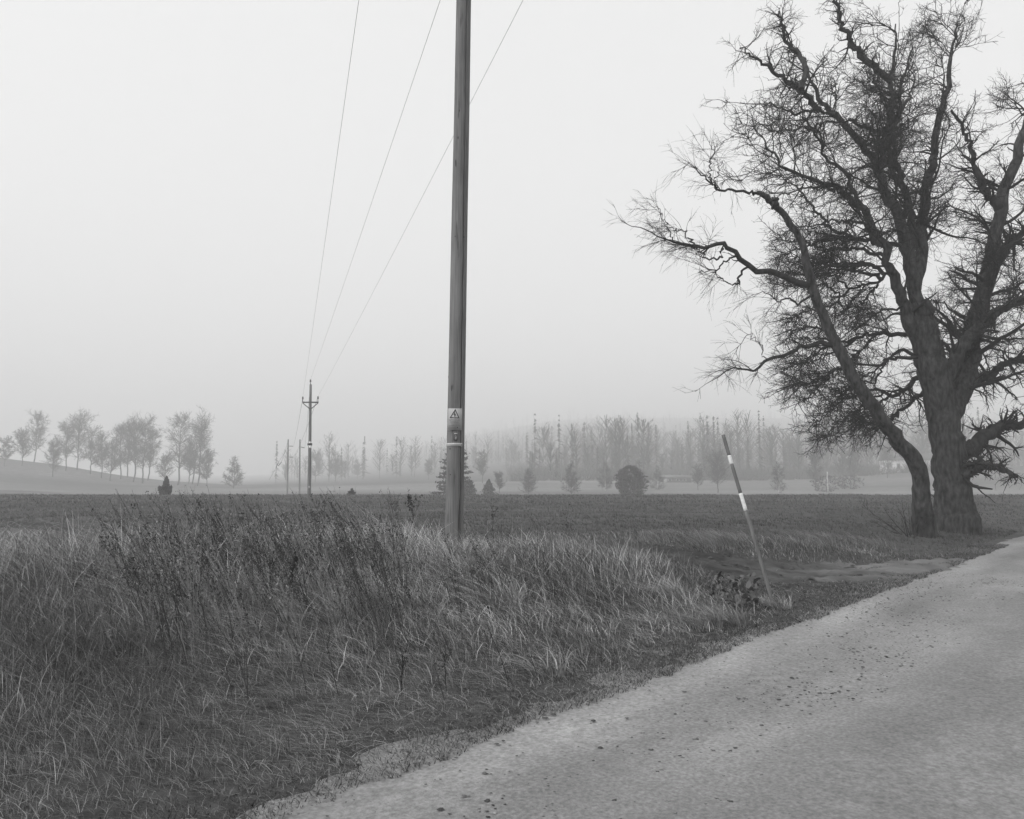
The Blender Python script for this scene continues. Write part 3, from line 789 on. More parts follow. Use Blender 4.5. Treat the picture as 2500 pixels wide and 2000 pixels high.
    lines = [(1.0, .80, .14, 'metal_strip'), (.75, .46, .09, 'sign_yellow'), (.7, .26, .09, 'sign_yellow'), (.7, .08, .10, 'sign_yellow')]
    for wv, vv, hv, mt in lines:
        m = MB(); m.box(c0 + np.array([.1 * w0, -.0035, (vv - .4) * h0]), (w0 * wv * .8, .003, h0 * hv)); m.build('numeral_strip', MATS[mt], pl)
    # white name strip bent round the pole
    c1, w1, h1 = plate_frame(1086.4, 1081.6, 1127.9, 1090.0)
    r = rad(c1[2]) + .004; ctr1 = axis_at(c1[2])
    th0, th1 = [-math.pi / 2 + math.asin(max(-.98, min(.98, (c1[0] + sgn * w1 / 2 - ctr1[0]) / r))) for sgn in (-1, 1)]
    ths = np.linspace(th0, th1, 20)
    inn = np.array([ctr1 + np.array([r * math.cos(t_), r * math.sin(t_), 0]) for t_ in ths]); outv = np.array([ctr1 + np.array([(r + .002) * math.cos(t_), (r + .002) * math.sin(t_), 0]) for t_ in ths])
    dz = np.array([0, 0, h1 / 2]); V = np.concatenate([outv - dz, outv + dz, inn + dz, inn - dz]); k = 20; F = []
    for i in range(k - 1):
        for a_ in range(4): F.append((a_ * k + i, a_ * k + i + 1, ((a_ + 1) % 4) * k + i + 1, ((a_ + 1) % 4) * k + i))
    st = MB().add(V, [np.array(F)]).build('name_strip', MATS['metal_strip'], o)
    st['label'] = 'white metal strip across the pole below the sign'
    m = MB()
    for i in range(26):
        t_ = th0 + (th1 - th0) * (.13 + .72 * i / 25); rr = r + .0026
        pc = ctr1 + np.array([rr * math.cos(t_), rr * math.sin(t_), h1 * (.05 + .12 * math.sin(i * 2.1))])
        m.box(pc, (.0035, .001, h1 * (.16 + .14 * abs(math.sin(i * 1.7)))))
    m.build('faded_print', MATS['sign_grey'], st)
    for t_ in (.03, .93, .965):
        a_ = th0 + (th1 - th0) * t_; rr = r + .003
        m = MB(); m.tube([ctr1 + np.array([(rr - .003) * math.cos(a_), (rr - .003) * math.sin(a_), 0]), ctr1 + np.array([(rr + .002) * math.cos(a_), (rr + .002) * math.sin(a_), 0])], .006, 8); m.build('nail', MATS['iron'], st)
    # flat crossarm high above the picture, carrying the three line insulators
    arm_z = EYE + 8.85
    ends = []
    for (fx, fy), (tx, ty) in [((740, 971), (841, 250)), ((757.6, 928), (989, 250)), ((777, 971), (1148, 250))]:
        lo, hi = -900.0, 200.0
        for _ in range(40):
            mid = (lo + hi) / 2
            px = fx + (tx - fx) * (fy - mid) / (fy - ty)
            if at(px, mid, PY)[2] > arm_z: lo = mid
            else: hi = mid
        ends.append(at(px, mid, PY))
    m = MB(); m.box((ends[0] + ends[2]) / 2 - [0, 0, .32], (ends[2][0] - ends[0][0] + .3, .12, .12)); m.build('crossarm', MATS['pole_wood'], o)
    for e in ends:
        m = MB(); prof = [(.012, -.26), (.012, -.12), (.06, -.12), (.065, -.09), (.03, -.07), (.055, -.06), (.055, -.03), (.025, -.02), (.03, 0)]
        m.tube([e + [0, 0, z_] for r_, z_ in prof], [r_ for r_, z_ in prof], 12); m.build('insulator', MATS['porcelain'], o, True)
    return o, ends
pole_o, near_ends = near_pole()

# ------------------------------------------------------------------ the line pole in the field and the wires
def insulator(top, s, parent):
    m = MB(); prof = [(.05, -.62), (.05, -.40), (.17, -.40), (.18, -.33), (.10, -.30), (.155, -.24), (.16, -.18), (.09, -.15), (.15, -.09), (.14, -.02), (.06, 0)]
    m.tube([np.array(top) + [0, 0, z_ * s] for r_, z_ in prof], [r_ * s * .8 for r_, z_ in prof], 10)
    return m.build('insulator', MATS['porcelain'], parent, True)
def z1(zx, zy): return 250 + zx / 3.5933, 900 + zy / 3.5933          # crop of the left far ground -> photograph px
def line_pole():
    Y = 60.0
    b = at(*z1(1813, 1160), Y); t = at(*z1(1827, 140), Y)
    zb = gz(b[0], Y); base = np.array([b[0], Y, zb])
    o = thing('utility_pole', 'tall line pole with three insulators at the far edge of the field', 'utility pole', base)
    m = MB(); n = 14
    pts = np.linspace(base - [0, 0, .4], t, n); m.tube(pts, np.interp(np.linspace(0, 1, n), [0, 1], [.145, .085]), 14)
    m.build('shaft', MATS['far_pole'], o, True)
    ca, cb = at(*z1(1762, 298), Y), at(*z1(1895, 297), Y)
    m = MB(); m.box((ca + cb) / 2 + [0, -.12, 0], (np.linalg.norm(cb - ca) + .06, .09, .10)); m.build('crossarm', MATS['iron'], o)
    mid = at(*z1(1829, 360), Y)
    for c in (ca, cb):
        m = MB(); m.tube([c + [0, -.12, -.06], mid + [0, -.12, 0]], .035, 6); m.build('brace', MATS['iron'], o)
    tops = []
    for zx, zy, cz in [(1762, 248, ca), (1826, 96, None), (1895, 246, cb)]:
        p = at(*z1(zx, zy), Y) + [0, -.12 if cz is not None else 0, 0]; s = .62
        insulator(p, s * .8, o); tops.append(p)
        foot = cz + [0, -.12, 0] if cz is not None else t
        m = MB(); m.tube([foot, p + [0, 0, -.3]], .028, 6); m.build('pin', MATS['iron'], o)
    for zx0, zy0, zx1, zy1, mt, nm in [(1810, 641, 1834, 655, 'white_paint', 'white_band'), (1799, 655, 1840, 675, 'plate_dark', 'dark_plate'), (1799, 675, 1840, 680, 'white_paint', 'white_band'), (1811, 680, 1834, 698, 'white_paint', 'white_band')]:
        p0 = at(*z1(zx0, zy0), Y - .17); p1 = at(*z1(zx1, zy1), Y - .17); m = MB(); m.box((p0 + p1) / 2, (p1[0] - p0[0], .03, p0[2] - p1[2])); m.build(nm, MATS[mt], o)
    p0 = at(*z1(1808, 1031), Y - .16); p1 = at(*z1(1822, 1049), Y - .16); m = MB(); m.box((p0 + p1) / 2, (p1[0] - p0[0], .02, p0[2] - p1[2])); m.build('number_plate', MATS['sign_yellow'], o)
    return o, tops
lp, far_tops = line_pole()
def end_pole(zx0, zy0, zx1, zy1, label, arms, guy=None):
    Y = 145.0
    b = at(*z1(zx0, zy0), Y); t = at(*z1(zx1, zy1), Y); base = np.array([b[0], Y, gz(b[0], Y)])
    o = thing('utility_pole', label, 'utility pole', base)
    m = MB(); m.tube(np.linspace(base - [0, 0, .4], t, 8), np.linspace(.16, .115, 8), 10); m.build('shaft', MATS['far_pole'], o, True)
    pts = []
    for ax0, ay0, ax1, ay1 in arms:
        p0, p1 = at(*z1(ax0, ay0), Y), at(*z1(ax1, ay1), Y - 3); pts.append(p1)
        m = MB(); u = np.linspace(0, 1, 11); m.tube(p0 + (p1 - p0) * u[:, None], [.02, .02, .09, .05, .09, .05, .09, .05, .09, .02, .02], 8); m.build('strain_insulator', MATS['porcelain'], o, True)
    if guy:
        for q in guy:
            P = [at(*z1(zx, zy), Y - 2) for zx, zy in q]
            m = MB(); m.tube(P, .02, 5); m.build('stay_wire', MATS['wire'], o)
        for (a0, a1, c0, c1) in [(1525, 862, 1545, 822), (1540, 857, 1572, 820)]:
            p0, p1 = at(*z1(a0, a1), Y - 2), at(*z1(c0, c1), Y - 2)
            m = MB(); u = np.linspace(0, 1, 7); m.tube(p0 + (p1 - p0) * u[:, None], [.02, .07, .05, .08, .05, .07, .02], 6); m.build('stay_insulator', MATS['porcelain'], o, True)
    return o, pts
ep1, e1 = end_pole(1621, 1158, 1630, 622, 'leftmost of the thin poles, with two strain insulators and a stay wire', [(1633, 680, 1675, 682), (1633, 775, 1675, 779)], [[(1628, 640), (1570, 820), (1540, 857)], [(1545, 822), (1628, 690)], [(1540, 840), (1464, 975)]])
ep2, e2 = end_pole(1728, 1158, 1733, 622, 'thin pole with one strain insulator, between the leftmost and the tall line pole', [(1738, 688, 1776, 696)])
def wire(a, b, sag, r, label, group='overhead wires'):
    u = np.linspace(0, 1, 40)[:, None]
    P = np.array(a) + (np.array(b) - np.array(a)) * u; P[:, 2] -= 4 * sag * (u * (1 - u))[:, 0]
    m = MB(); m.tube(P, r, 6, True); o = m.build('overhead_wire', MATS['wire'], None, True)
    tag(o, label, 'wire', group)
for a, b, lb in zip(far_tops, near_ends, ['left overhead wire from the line pole up to the picture top', 'middle overhead wire climbing from the line pole top insulator', 'right overhead wire passing behind the close wooden pole']):
    wire(a, b, .10, .0038, lb)
wire(far_tops[0], e1[0], .5, .010, 'faint wire from line pole left insulator to the upper insulator of the leftmost pole')
wire(far_tops[1], e2[0], .5, .010, 'faint wire from line pole top to the thin middle pole')
wire(far_tops[2], e1[1], .5, .010, 'faint wire from line pole right insulator to the lower insulator of the leftmost pole')

# ------------------------------------------------------------------ marker stake
def stake():
    Yb = 10.25
    b = at(1625.5 * K, 1266 * K, Yb); zb = gz(b[0], b[1])
    t = at(1523.5 * K, 916 * K, Yb + .35)
    ax = (t - b) / (t[2] - b[2]); base = b + ax * (zb - b[2])
    o = thing('snow_stake', 'leaning wooden snow marker stake with two white bands beside the road', 'stake', base)
    L = t[2] - base[2]
    def z_of(py):                      # height of a photograph row on the stake
        lo, hi = base[2], t[2]
        for _ in range(40):
            mid = (lo + hi) / 2; p = base + ax * (mid - base[2]); d = p - [0, 0, EYE]
            v = (d[2] * math.cos(PITCH) - d[1] * math.sin(PITCH)) / (d[1] * math.cos(PITCH) + d[2] * math.sin(PITCH))
            if 1000 - FPX * v > py: lo = mid
            else: hi = mid
        return mid
    cuts = [base[2] - .25, z_of(1247), z_of(1204.5), z_of(1133), z_of(1112), t[2]]
    nm = ['wooden_rod', 'white_band', 'wooden_rod', 'white_band', 'wooden_rod']
    r = .0235
    for i in range(5):
        rr = r + (.001 if i % 2 else 0)
        m = MB(); n = 8; zz = np.linspace(cuts[i], cuts[i + 1], n)
        m.tube([base + ax * (z - base[2]) + np.array([.006 * math.sin(z * 2.2), 0, 0]) for z in zz], rr, 14)
        m.build(nm[i], MATS['stake_white' if i % 2 else 'stake_wood'], o, True)
stake()

# ------------------------------------------------------------------ tree growth
def grow(P, Rr, per_len, t0, t1, ang, length, n, wander, trop, rscale, rmin, lenfall=.5, cap=None):
    """side branches for polylines P (M,N,3): returns child polylines and radii"""
    seg = np.linalg.norm(np.diff(P, axis=1), axis=2); L = seg.sum(1)
    cnt = rng.poisson(per_len * L * (t1 - t0))
    par = np.repeat(np.arange(len(P)), cnt)
    if cap and len(par) > cap: par = rng.choice(par, cap, replace=False)
    M = len(par); N = P.shape[1]
    t = t0 + (t1 - t0) * rng.random(M)
    u = t * (N - 1.001); k = u.astype(int); f = (u - k)[:, None]
    start = P[par, k] * (1 - f) + P[par, k + 1] * f
    tg = P[par, k + 1] - P[par, k]; tg /= np.linalg.norm(tg, axis=1, keepdims=True) + 1e-9
    rp = Rr[par, k] * (1 - f[:, 0]) + Rr[par, k + 1] * f[:, 0]
    rv = rng.normal(size=(M, 3)); side = np.cross(tg, rv); side /= np.linalg.norm(side, axis=1, keepdims=True) + 1e-9
    a = np.radians(ang[0] + (ang[1] - ang[0]) * rng.random(M))[:, None]
    d = tg * np.cos(a) + side * np.sin(a)
    ln = (length[0] + (length[1] - length[0]) * rng.random(M) ** 1.4) * (1 - lenfall * t)
    C = np.zeros((M, n, 3)); C[:, 0] = start
    st = (ln / (n - 1))[:, None]
    for i in range(1, n):
        d = d + wander * rng.normal(size=(M, 3)) + np.array(trop)
        d /= np.linalg.norm(d, axis=1, keepdims=True) + 1e-9
        C[:, i] = C[:, i - 1] + d * st
    r0 = np.maximum(rmin, np.minimum(rp * rscale, rp * .85))
    tt_ = np.linspace(0, 1, n)[None]
    RR = np.maximum(rmin * .55, r0[:, None] * (1 - .72 * tt_))
    return C, RR
def traced(pts, Y, dY=0.0, n=22, wob=.035):
    """pts: (view x, view y, width) in the 2156 px view; Y depth at the start, Y+dY at the tip"""
    p = np.array(pts, float)
    k = resample(p, n)
    t = np.linspace(0, 1, n)
    P = np.array([atd(a, b, Y + dY * tt_) for (a, b, _), tt_ in zip(k, t)])
    P[1:] += wob * rng.normal(size=(n - 1, 3)) * np.array([1, 1.5, 1])
    return P, np.maximum(k[:, 2], .6) / 2 * K / FPX * (Y + dY * t)
def z5(x, y): return ((1450 + x * .37570) / K, (240 + y * .37570) / K)
def z7(x, y): return ((1850 + x * .26658) / K, (640 + y * .26658) / K)
def tz(f, pts): return [(*f(a, b), w * (.37570 if f is z5 else .26658) / K) for a, b, w in pts]
def snap(lines, parents):
    """root every traced line in the nearest older one"""
    out = list(parents)
    for P, Rr in lines:
        best = None
        for Q, S in out:
            pr = Q[:, [0, 2]] / Q[:, 1:2]; st = P[0][[0, 2]] / P[0][1]
            pr = pr - [0, EYE / 1.0] / Q[:, 1:2]; st = st - np.array([0, EYE]) / P[0][1]
            d = np.hypot(*(pr - st).T) - .6 * S / Q[:, 1]; i = int(np.argmin(d))
            if best is None or d[i] < best[0]: best = (d[i], Q[i])
        w = np.clip(1 - np.arange(len(P)) / (.5 * len(P)), 0, 1) ** 1.5; w = np.stack([w ** 2, w, w ** 2], 1)
        P += w * (best[1] - P[0])
        out.append((P, Rr))
    return lines
def pack(lines):
    return np.stack([l[0] for l in lines]), np.stack([l[1] for l in lines])
def tube_obj(name, groups, mat_, parent, rough=0.0):
    m = MB()
    for (P, Rr, k) in groups:
        if not len(P): continue
        v, q = ribbons(P, Rr) if k == 2 else tubes(P, Rr, k, rough if k > 6 else 0)
        m.add(v, [q])
    return m.build(name, mat_, parent, True)

def leaning_birch():
    Y = 22.0
    base = atd(1944, 1092, Y); base[2] = gz(base[0], Y)
    o = thing('birch_tree', 'dark bare birch leaning far left over the field from the right edge', 'tree', base)
    tr = traced([(1945, 1100, 48), (1941, 1060, 38), (1938, 1015, 33), (1926, 970, 33), (1890, 928, 30), (1850, 874, 28), (1800, 800, 26), (1757, 718, 22), (1718, 628, 20), (1699, 560, 17), (1690, 520, 15), (1668, 475, 14), (1640, 440, 13), (1615, 417, 13), (1598, 405, 10)], Y, -1.2, 60, .012)
    tr[0][0][2] = base[2] - .25
    tube_obj('trunk', [(tr[0][None], tr[1][None], 16)], MATS['bark_grey'], o, .12)
    limbs = [
        traced([(1700, 606, 15), (1660, 589, 14), (1620, 576, 13), (1585, 562, 12), (1560, 545, 11), (1540, 523, 10), (1526, 513, 9), (1505, 513, 8), (1480, 521, 7), (1450, 517, 6), (1425, 509, 5), (1400, 500, 3), (1370, 491, 2.4), (1340, 476, 1.8), (1312, 468, 1.2)], Y - .9, -1.0),
        traced([(1600, 408, 8), (1590, 410, 6), (1575, 406, 6), (1550, 403, 5.5), (1530, 400, 5), (1510, 397, 5), (1496, 387, 4), (1485, 370, 3), (1465, 355, 2.5), (1440, 347, 1.5)], Y - 1.1, -.5),
        traced(tz(z7, [(700, 740, 50), (560, 750, 46), (440, 770, 42), (340, 800, 38), (250, 850, 34), (80, 910, 29), (0, 985, 24), (-60, 990, 20), (-170, 985, 16), (-300, 1000, 12), (-420, 1080, 6), (-560, 1180, 3)]), Y - .4, -1.2),
        traced(tz(z7, [(475, 290, 24), (430, 330, 22), (345, 365, 18), (250, 328, 15), (170, 366, 12), (110, 300, 9), (0, 280, 6), (-100, 300, 3)]), Y - .8, -1.0),
        traced([(1587, 562, 5), (1566, 574, 5), (1556, 588, 4.5), (1551, 599, 4), (1536, 597, 3), (1521, 590, 2.4), (1503, 574, 1.6)], Y - 1.2, .3),
        traced([(1522, 513, 5), (1521, 532, 4.5), (1503, 547, 4), (1482, 544, 3.2), (1470, 528, 2.5), (1455, 527, 1.6)], Y - 1.4, -.4),
        traced([(1545, 528, 4), (1530, 548, 3.5), (1512, 566, 3), (1490, 570, 2.2), (1470, 574, 1.5)], Y - 1.3, -.6),
        traced(tz(z7, [(75, 905, 10), (45, 850, 9), (20, 760, 8), (-40, 700, 7), (-120, 700, 6), (-230, 840, 3), (-320, 900, 2)]), Y - .8, -.8),
        traced([(1465, 519, 4), (1450, 500, 3), (1436, 487, 2.2), (1410, 480, 1.5)], Y - 1.6, .3),
        traced([(1494, 385, 4), (1494, 360, 3), (1498, 330, 2), (1497, 300, 1)], Y - 1.5, .2),
        traced([(1510, 396, 3), (1506, 380, 2.4), (1514, 360, 1.6), (1520, 335, 1)], Y - 1.5, -.3),
        traced([(1420, 508, 3), (1405, 480, 2.2), (1395, 455, 1.6), (1378, 430, 1)], Y - 1.7, .2),
        traced([(1632, 438, 11), (1630, 428, 10), (1628, 420, 8)], Y - 1.2, 0),
        traced([(1878, 905, 5), (1868, 895, 4), (1860, 897, 4), (1850, 892, 3)], Y - .3, -.3),
    ]
    snap(limbs, [tr])
    PL, RL = pack(limbs)
    for p_, r_ in limbs: tube_obj('limb', [(p_[None], r_[None], 9)], MATS['bark_dark'], o, .10)
    fine = np.ones(len(limbs), bool); fine[12] = False
    P2, R2 = grow(PL[fine], RL[fine], 7.0, .5, 1, (18, 50), (.5, 1.3), 10, .08, (-.02, 0, .0), .5, .0062, .4)
    PX, RX = grow(PL[fine], RL[fine], 1.6, .12, .55, (30, 70), (.3, .8), 9, .18, (-.02, 0, -.01), .35, .0065, .1)
    P2 = np.concatenate([P2, PX[:, np.linspace(0, 8, 10).astype(int)] + np.linspace(0, .01, 10)[None, :, None]]); R2 = np.concatenate([R2, RX[:, np.linspace(0, 8, 10).astype(int)]])
    P3, R3 = grow(P2, R2, 8.0, .15, 1, (15, 42), (.3, .85), 7, .09, (-.01, 0, -.045), .6, .0042, .35)
    P4, R4 = grow(P3, R3, 5.0, .1, 1, (12, 40), (.15, .6), 5, .08, (0, 0, -.10), .7, .0034, .3, cap=26000)
    PB, RB = grow(tr[0][None], tr[1][None], 1.3, .25, .8, (40, 80), (.3, 1.0), 8, .22, (-.05, 0, -.03), .12, .006, .2)
    PC, RC = grow(PB, RB, 8, .15, 1, (25, 65), (.15, .5), 5, .2, (0, 0, -.03), .6, .003, .3)
    tube_obj('crown', [(P2, R2, 5), (P3, R3, 3), (P4, R4, 2), (PB, RB, 5), (PC, RC, 3)], MATS['twig'], o)
    return o
leaning_birch()

def big_tree():
    Y = 24.5
    base = atd(2000, 1086, Y); base[2] = gz(base[0], Y)
    o = thing('bare_tree', 'large many-stemmed bare tree with dense twigs filling the right edge', 'tree', base)
    stem0 = traced([(2014, 1100, 92), (2008, 1050, 72), (1998, 960, 66), (1982, 860, 62), (1962, 770, 60), (1946, 700, 56), (1934, 640, 46)], Y, -.3, 40, .02)
    stem0[0][0][2] = base[2] - .3
    stems = [
        traced(tz(z7, [(1560, 860, 190), (1440, 640, 150), (1350, 420, 110), (1290, 260, 100), (1230, 90, 90), (1180, 0, 70)]) + tz(z5, [(1890, 960, 60), (1800, 880, 50), (1780, 800, 45), (1740, 720, 45), (1640, 640, 36), (1560, 575, 32), (1400, 520, 24), (1270, 460, 20), (1200, 400, 16), (1140, 330, 13), (1090, 240, 8)]), Y - .3, -1.8, 40),
        traced(tz(z5, [(2090, 1380, 90), (2050, 1200, 80), (2020, 1000, 80), (1990, 850, 72), (1960, 740, 70), (1900, 630, 62), (1860, 540, 56), (1850, 470, 54), (1800, 360, 46), (1700, 250, 42), (1600, 150, 38), (1530, 80, 34), (1490, 20, 28), (1420, -80, 20), (1380, -200, 12)]), Y - .2, .6, 40),
        traced(tz(z5, [(1855, 490, 50), (1880, 390, 42), (1900, 280, 42), (1925, 150, 40), (1935, 27, 36), (1930, -120, 28), (1960, -300, 18), (1950, -480, 8)]), Y + .1, -.8, 34),
        traced(tz(z5, [(2075, 1000, 50), (2060, 850, 44), (2040, 720, 44), (2000, 600, 40), (1945, 470, 38), (1930, 330, 32), (1945, 200, 30), (1990, 60, 26), (2010, -120, 18), (2060, -320, 8)]), Y + .5, 1.0, 34),
        traced(tz(z5, [(2140, 1250, 90), (2130, 1000, 80), (2120, 850, 70), (2150, 640, 60), (2200, 420, 52), (2230, 200, 44), (2290, -50, 34), (2330, -300, 20), (2350, -480, 8)]), Y + .4, .8, 34),
        traced([(2000, 900, 46), (2030, 800, 42), (2050, 690, 36), (2085, 560, 30), (2110, 420, 24), (2150, 300, 18), (2180, 180, 10)], Y + .3, .5, 34),
        traced([(1985, 820, 34), (2020, 740, 28), (2060, 690, 24), (2110, 650, 18), (2170, 620, 10), (2220, 560, 6)], Y, -1.0, 34),
        traced(tz(z5, [(2040, 620, 34), (2010, 480, 32), (1960, 310, 28), (1950, 200, 24), (1990, 90, 20), (2060, -40, 14), (2100, -200, 6)]), Y + .2, -1.0, 34),
    ]
    limbs = [
        traced(tz(z5, [(1800, 900, 34), (1790, 800, 32), (1690, 640, 28), (1655, 560, 26), (1600, 470, 24), (1520, 400, 20), (1490, 330, 18), (1470, 260, 16), (1420, 200, 14), (1370, 140, 11), (1350, 30, 8), (1345, -60, 4)]), Y - .5, -.8, 30),
        traced(tz(z5, [(1960, 940, 34), (1850, 915, 30), (1750, 930, 28), (1650, 900, 24), (1520, 910, 22), (1420, 950, 16), (1330, 985, 12), (1230, 1020, 7)]), Y, -1.6, 30),
        traced(tz(z5, [(1850, 1030, 26), (1700, 990, 20), (1600, 980, 18), (1530, 1000, 16), (1450, 1060, 13), (1390, 1095, 10), (1300, 1120, 6)]), Y - .6, 1.0, 30),
        traced(tz(z7, [(1300, 440, 24), (1130, 448, 20), (1050, 500, 18), (960, 580, 16), (880, 620, 14), (760, 690, 10), (640, 720, 5)]), Y - .4, -1.0, 30),
        traced(tz(z7, [(1390, 660, 46), (1200, 655, 40), (1050, 660, 34), (900, 690, 28), (770, 740, 22), (600, 700, 16), (450, 700, 10), (330, 720, 6)]), Y - .2, 1.2, 30),
        traced(tz(z7, [(1440, 885, 36), (1300, 868, 32), (1200, 890, 28), (1050, 938, 22), (890, 940, 22), (790, 968, 20), (680, 1000, 18), (590, 1052, 14), (480, 1100, 10), (340, 1100, 6)]), Y, -1.4, 30),
        traced(tz(z7, [(1420, 850, 36), (1330, 800, 32), (1230, 850, 28), (1160, 915, 22), (1100, 1030, 20), (1050, 1100, 16), (960, 1100, 12), (860, 1130, 8), (780, 1190, 5)]), Y - .5, .8, 30),
        traced(tz(z7, [(1520, 1090, 60), (1400, 1090, 50), (1330, 1170, 40), (1250, 1220, 34), (1100, 1180, 26), (900, 1150, 20), (800, 1200, 16), (700, 1270, 12), (600, 1390, 8), (520, 1400, 5)]), Y + .2, 1.6, 30),
        traced(tz(z7, [(1530, 1170, 50), (1430, 1240, 42), (1380, 1290, 34), (1290, 1370, 28), (1200, 1430, 20), (1060, 1410, 14), (900, 1400, 9), (760, 1430, 5)]), Y + .3, .6, 30),
        traced(tz(z7, [(1240, 90, 30), (1130, 170, 28), (1000, 210, 24), (880, 230, 20), (760, 300, 15), (650, 320, 10), (520, 400, 6), (360, 480, 4)]), Y - .6, 1.2, 30),
        traced(tz(z5, [(1880, 1120, 26), (1790, 1070, 24), (1720, 1080, 20), (1640, 1120, 16), (1540, 1120, 12), (1400, 1200, 8), (1250, 1280, 5)]), Y - .4, 1.6, 30),
        traced(tz(z5, [(1700, 620, 24), (1620, 610, 20), (1540, 600, 18), (1440, 570, 14), (1300, 600, 10), (1180, 650, 6)]), Y - .8, 1.2, 30),
        traced(tz(z5, [(1590, 140, 24), (1480, 95, 20), (1380, 90, 18), (1290, 100, 15), (1240, 60, 12), (1130, 40, 9), (980, 38, 5), (850, 30, 2.5)]), Y + .5, -1.4, 30),
        traced(tz(z5, [(1480, 330, 16), (1470, 240, 14), (1400, 205, 12), (1260, 205, 10), (1190, 225, 8), (1120, 190, 5), (1090, 150, 3)]), Y - .9, -1.2, 30),
        traced(tz(z5, [(1920, 240, 20), (1800, 180, 18), (1700, 145, 16), (1600, 150, 14), (1480, 160, 12), (1400, 190, 8), (1250, 140, 4)]), Y + .2, -1.4, 30),
        traced(tz(z5, [(1660, 880, 22), (1540, 880, 20), (1480, 790, 18), (1420, 700, 15), (1330, 590, 12), (1250, 560, 8), (1080, 570, 4)]), Y + .3, 1.0, 30),
        traced(tz(z5, [(1880, 860, 26), (1780, 840, 22), (1680, 810, 18), (1560, 800, 14), (1440, 830, 10), (1300, 820, 6)]), Y + .6, 1.6, 30),
        traced(tz(z5, [(1860, 1180, 24), (1740, 1150, 20), (1600, 1090, 16), (1500, 1060, 12), (1420, 1100, 7)]), Y + .5, 1.2, 30),
        traced([(1720, 240, 14), (1690, 200, 12), (1650, 165, 9), (1600, 130, 6), (1560, 100, 3)], Y + .4, -1.0, 30),
        traced([(1690, 190, 12), (1680, 130, 10), (1650, 70, 7), (1640, 20, 4)], Y + .4, .6, 30),
        traced([(1835, 170, 16), (1800, 110, 13), (1770, 40, 9), (1750, -20, 5)], Y, -1.0, 30),
        traced([(2000, 960, 40), (2050, 940, 32), (2100, 900, 24), (2160, 890, 16), (2220, 850, 8)], Y, .8, 30),
        traced([(1985, 1000, 30), (2030, 1000, 22), (2080, 980, 16), (2140, 1000, 9)], Y, -1.2, 30),
        traced([(2080, 580, 24), (2120, 520, 18), (2160, 480, 12), (2210, 400, 6)], Y + .8, .6, 30),
        traced([(2100, 450, 20), (2060, 380, 14), (2040, 300, 9), (2000, 230, 5)], Y + .8, -.6, 30),
        traced([(2030, 800, 24), (2080, 790, 18), (2130, 760, 12), (2200, 760, 6)], Y + .4, .6, 30),
    ]
    sprays = [traced(tz(z7, [(a, b, 22 - 18 * i / (len(q) - 1)) for i, (a, b) in enumerate(q)]), Y - .3 + .8 * rng.random(), -.8 + 1.6 * rng.random(), 30) for q in [
        [(720, 740), (600, 800), (500, 850), (400, 920), (300, 950), (225, 960)], [(790, 968), (680, 1000), (560, 1080), (450, 1130), (330, 1130), (240, 1160)],
        [(660, 1020), (560, 1140), (500, 1200), (430, 1260), (350, 1290)], [(1000, 1180), (880, 1220), (760, 1290), (640, 1380), (560, 1450), (520, 1550)],
        [(1150, 1200), (980, 1330), (860, 1400), (740, 1470), (650, 1570), (590, 1610)], [(760, 690), (600, 630), (480, 600), (380, 600), (290, 640)],
        [(820, 260), (700, 390), (560, 430), (430, 450), (330, 500), (280, 560)], [(800, 230), (660, 130), (500, 120), (300, 100), (130, 90)],
        [(780, 60), (600, 20), (450, 0), (300, -60), (170, -40)], [(760, 300), (640, 200), (480, 230), (330, 230), (190, 200)],
        [(900, 700), (760, 800), (620, 860), (480, 900), (360, 870), (250, 880)], [(1200, 900), (1060, 1000), (960, 1060), (860, 1120), (740, 1160)],
        [(1250, 1220), (1120, 1300), (1000, 1400), (930, 1480), (860, 1530)], [(1050, 660), (980, 780), (900, 840), (850, 900)],
        [(1000, 210), (900, 330), (820, 420), (760, 520)], [(1100, 180), (1000, 320), (940, 420), (900, 520)], [(700, -60), (560, -120), (420, -180), (300, -190), (180, -230)],
        [(850, -80), (700, -200), (560, -260), (420, -300), (300, -320)], [(1000, 20), (880, 40), (760, 10), (640, -40), (500, -60)], [(1300, 1380), (1200, 1480), (1100, 1500), (1040, 1480)]]]
    snap(stems, [stem0]); snap(limbs, [stem0] + stems); snap(sprays, limbs)
    limbs = limbs + sprays
    o_st = [(s[0][None], s[1][None], 14) for s in stems]
    tube_obj('trunk', [(stem0[0][None], stem0[1][None], 18)] + o_st, MATS['bark_grey'], o, .12)
    PL, RL = pack(limbs)
    for p_, r_ in limbs: tube_obj('limb', [(p_[None], r_[None], 9)], MATS['bark_dark'], o, .1)
    def rs(S): return np.array([resample(np.c_[p_, r_], 30) for p_, r_ in S])
    SS = rs(stems); PS, RS = SS[..., :3], SS[..., 3]
    P1, R1 = grow(PS, RS, 5.0, .10, 1, (35, 75), (.9, 2.8), 13, .14, (-.025, 0, .01), .30, .017, .45)
    allP = [(PL, RL), (P1, R1)]
    P2, R2 = zip(*[grow(p_, r_, de, .12, 1, (30, 75), (.5, 1.5), 8, .20, (-.03, 0, .0), .42, .0135, .3) for (p_, r_), de in zip(allP, (7.0, 4.8))])
    PSp, RSp = pack(sprays)
    PQ, RQ = grow(PSp, RSp, 8.5, .12, 1, (30, 70), (.35, 1.0), 8, .26, (-.05, 0, -.02), .6, .0145, .25)
    P2 = np.concatenate(P2 + (PQ,)); R2 = np.concatenate(R2 + (RQ,))
    P3, R3 = grow(P2, R2, 7.0, .1, 1, (28, 68), (.24, .8), 4, .26, (-.04, 0, .0), .60, .0078, .3, cap=22000)
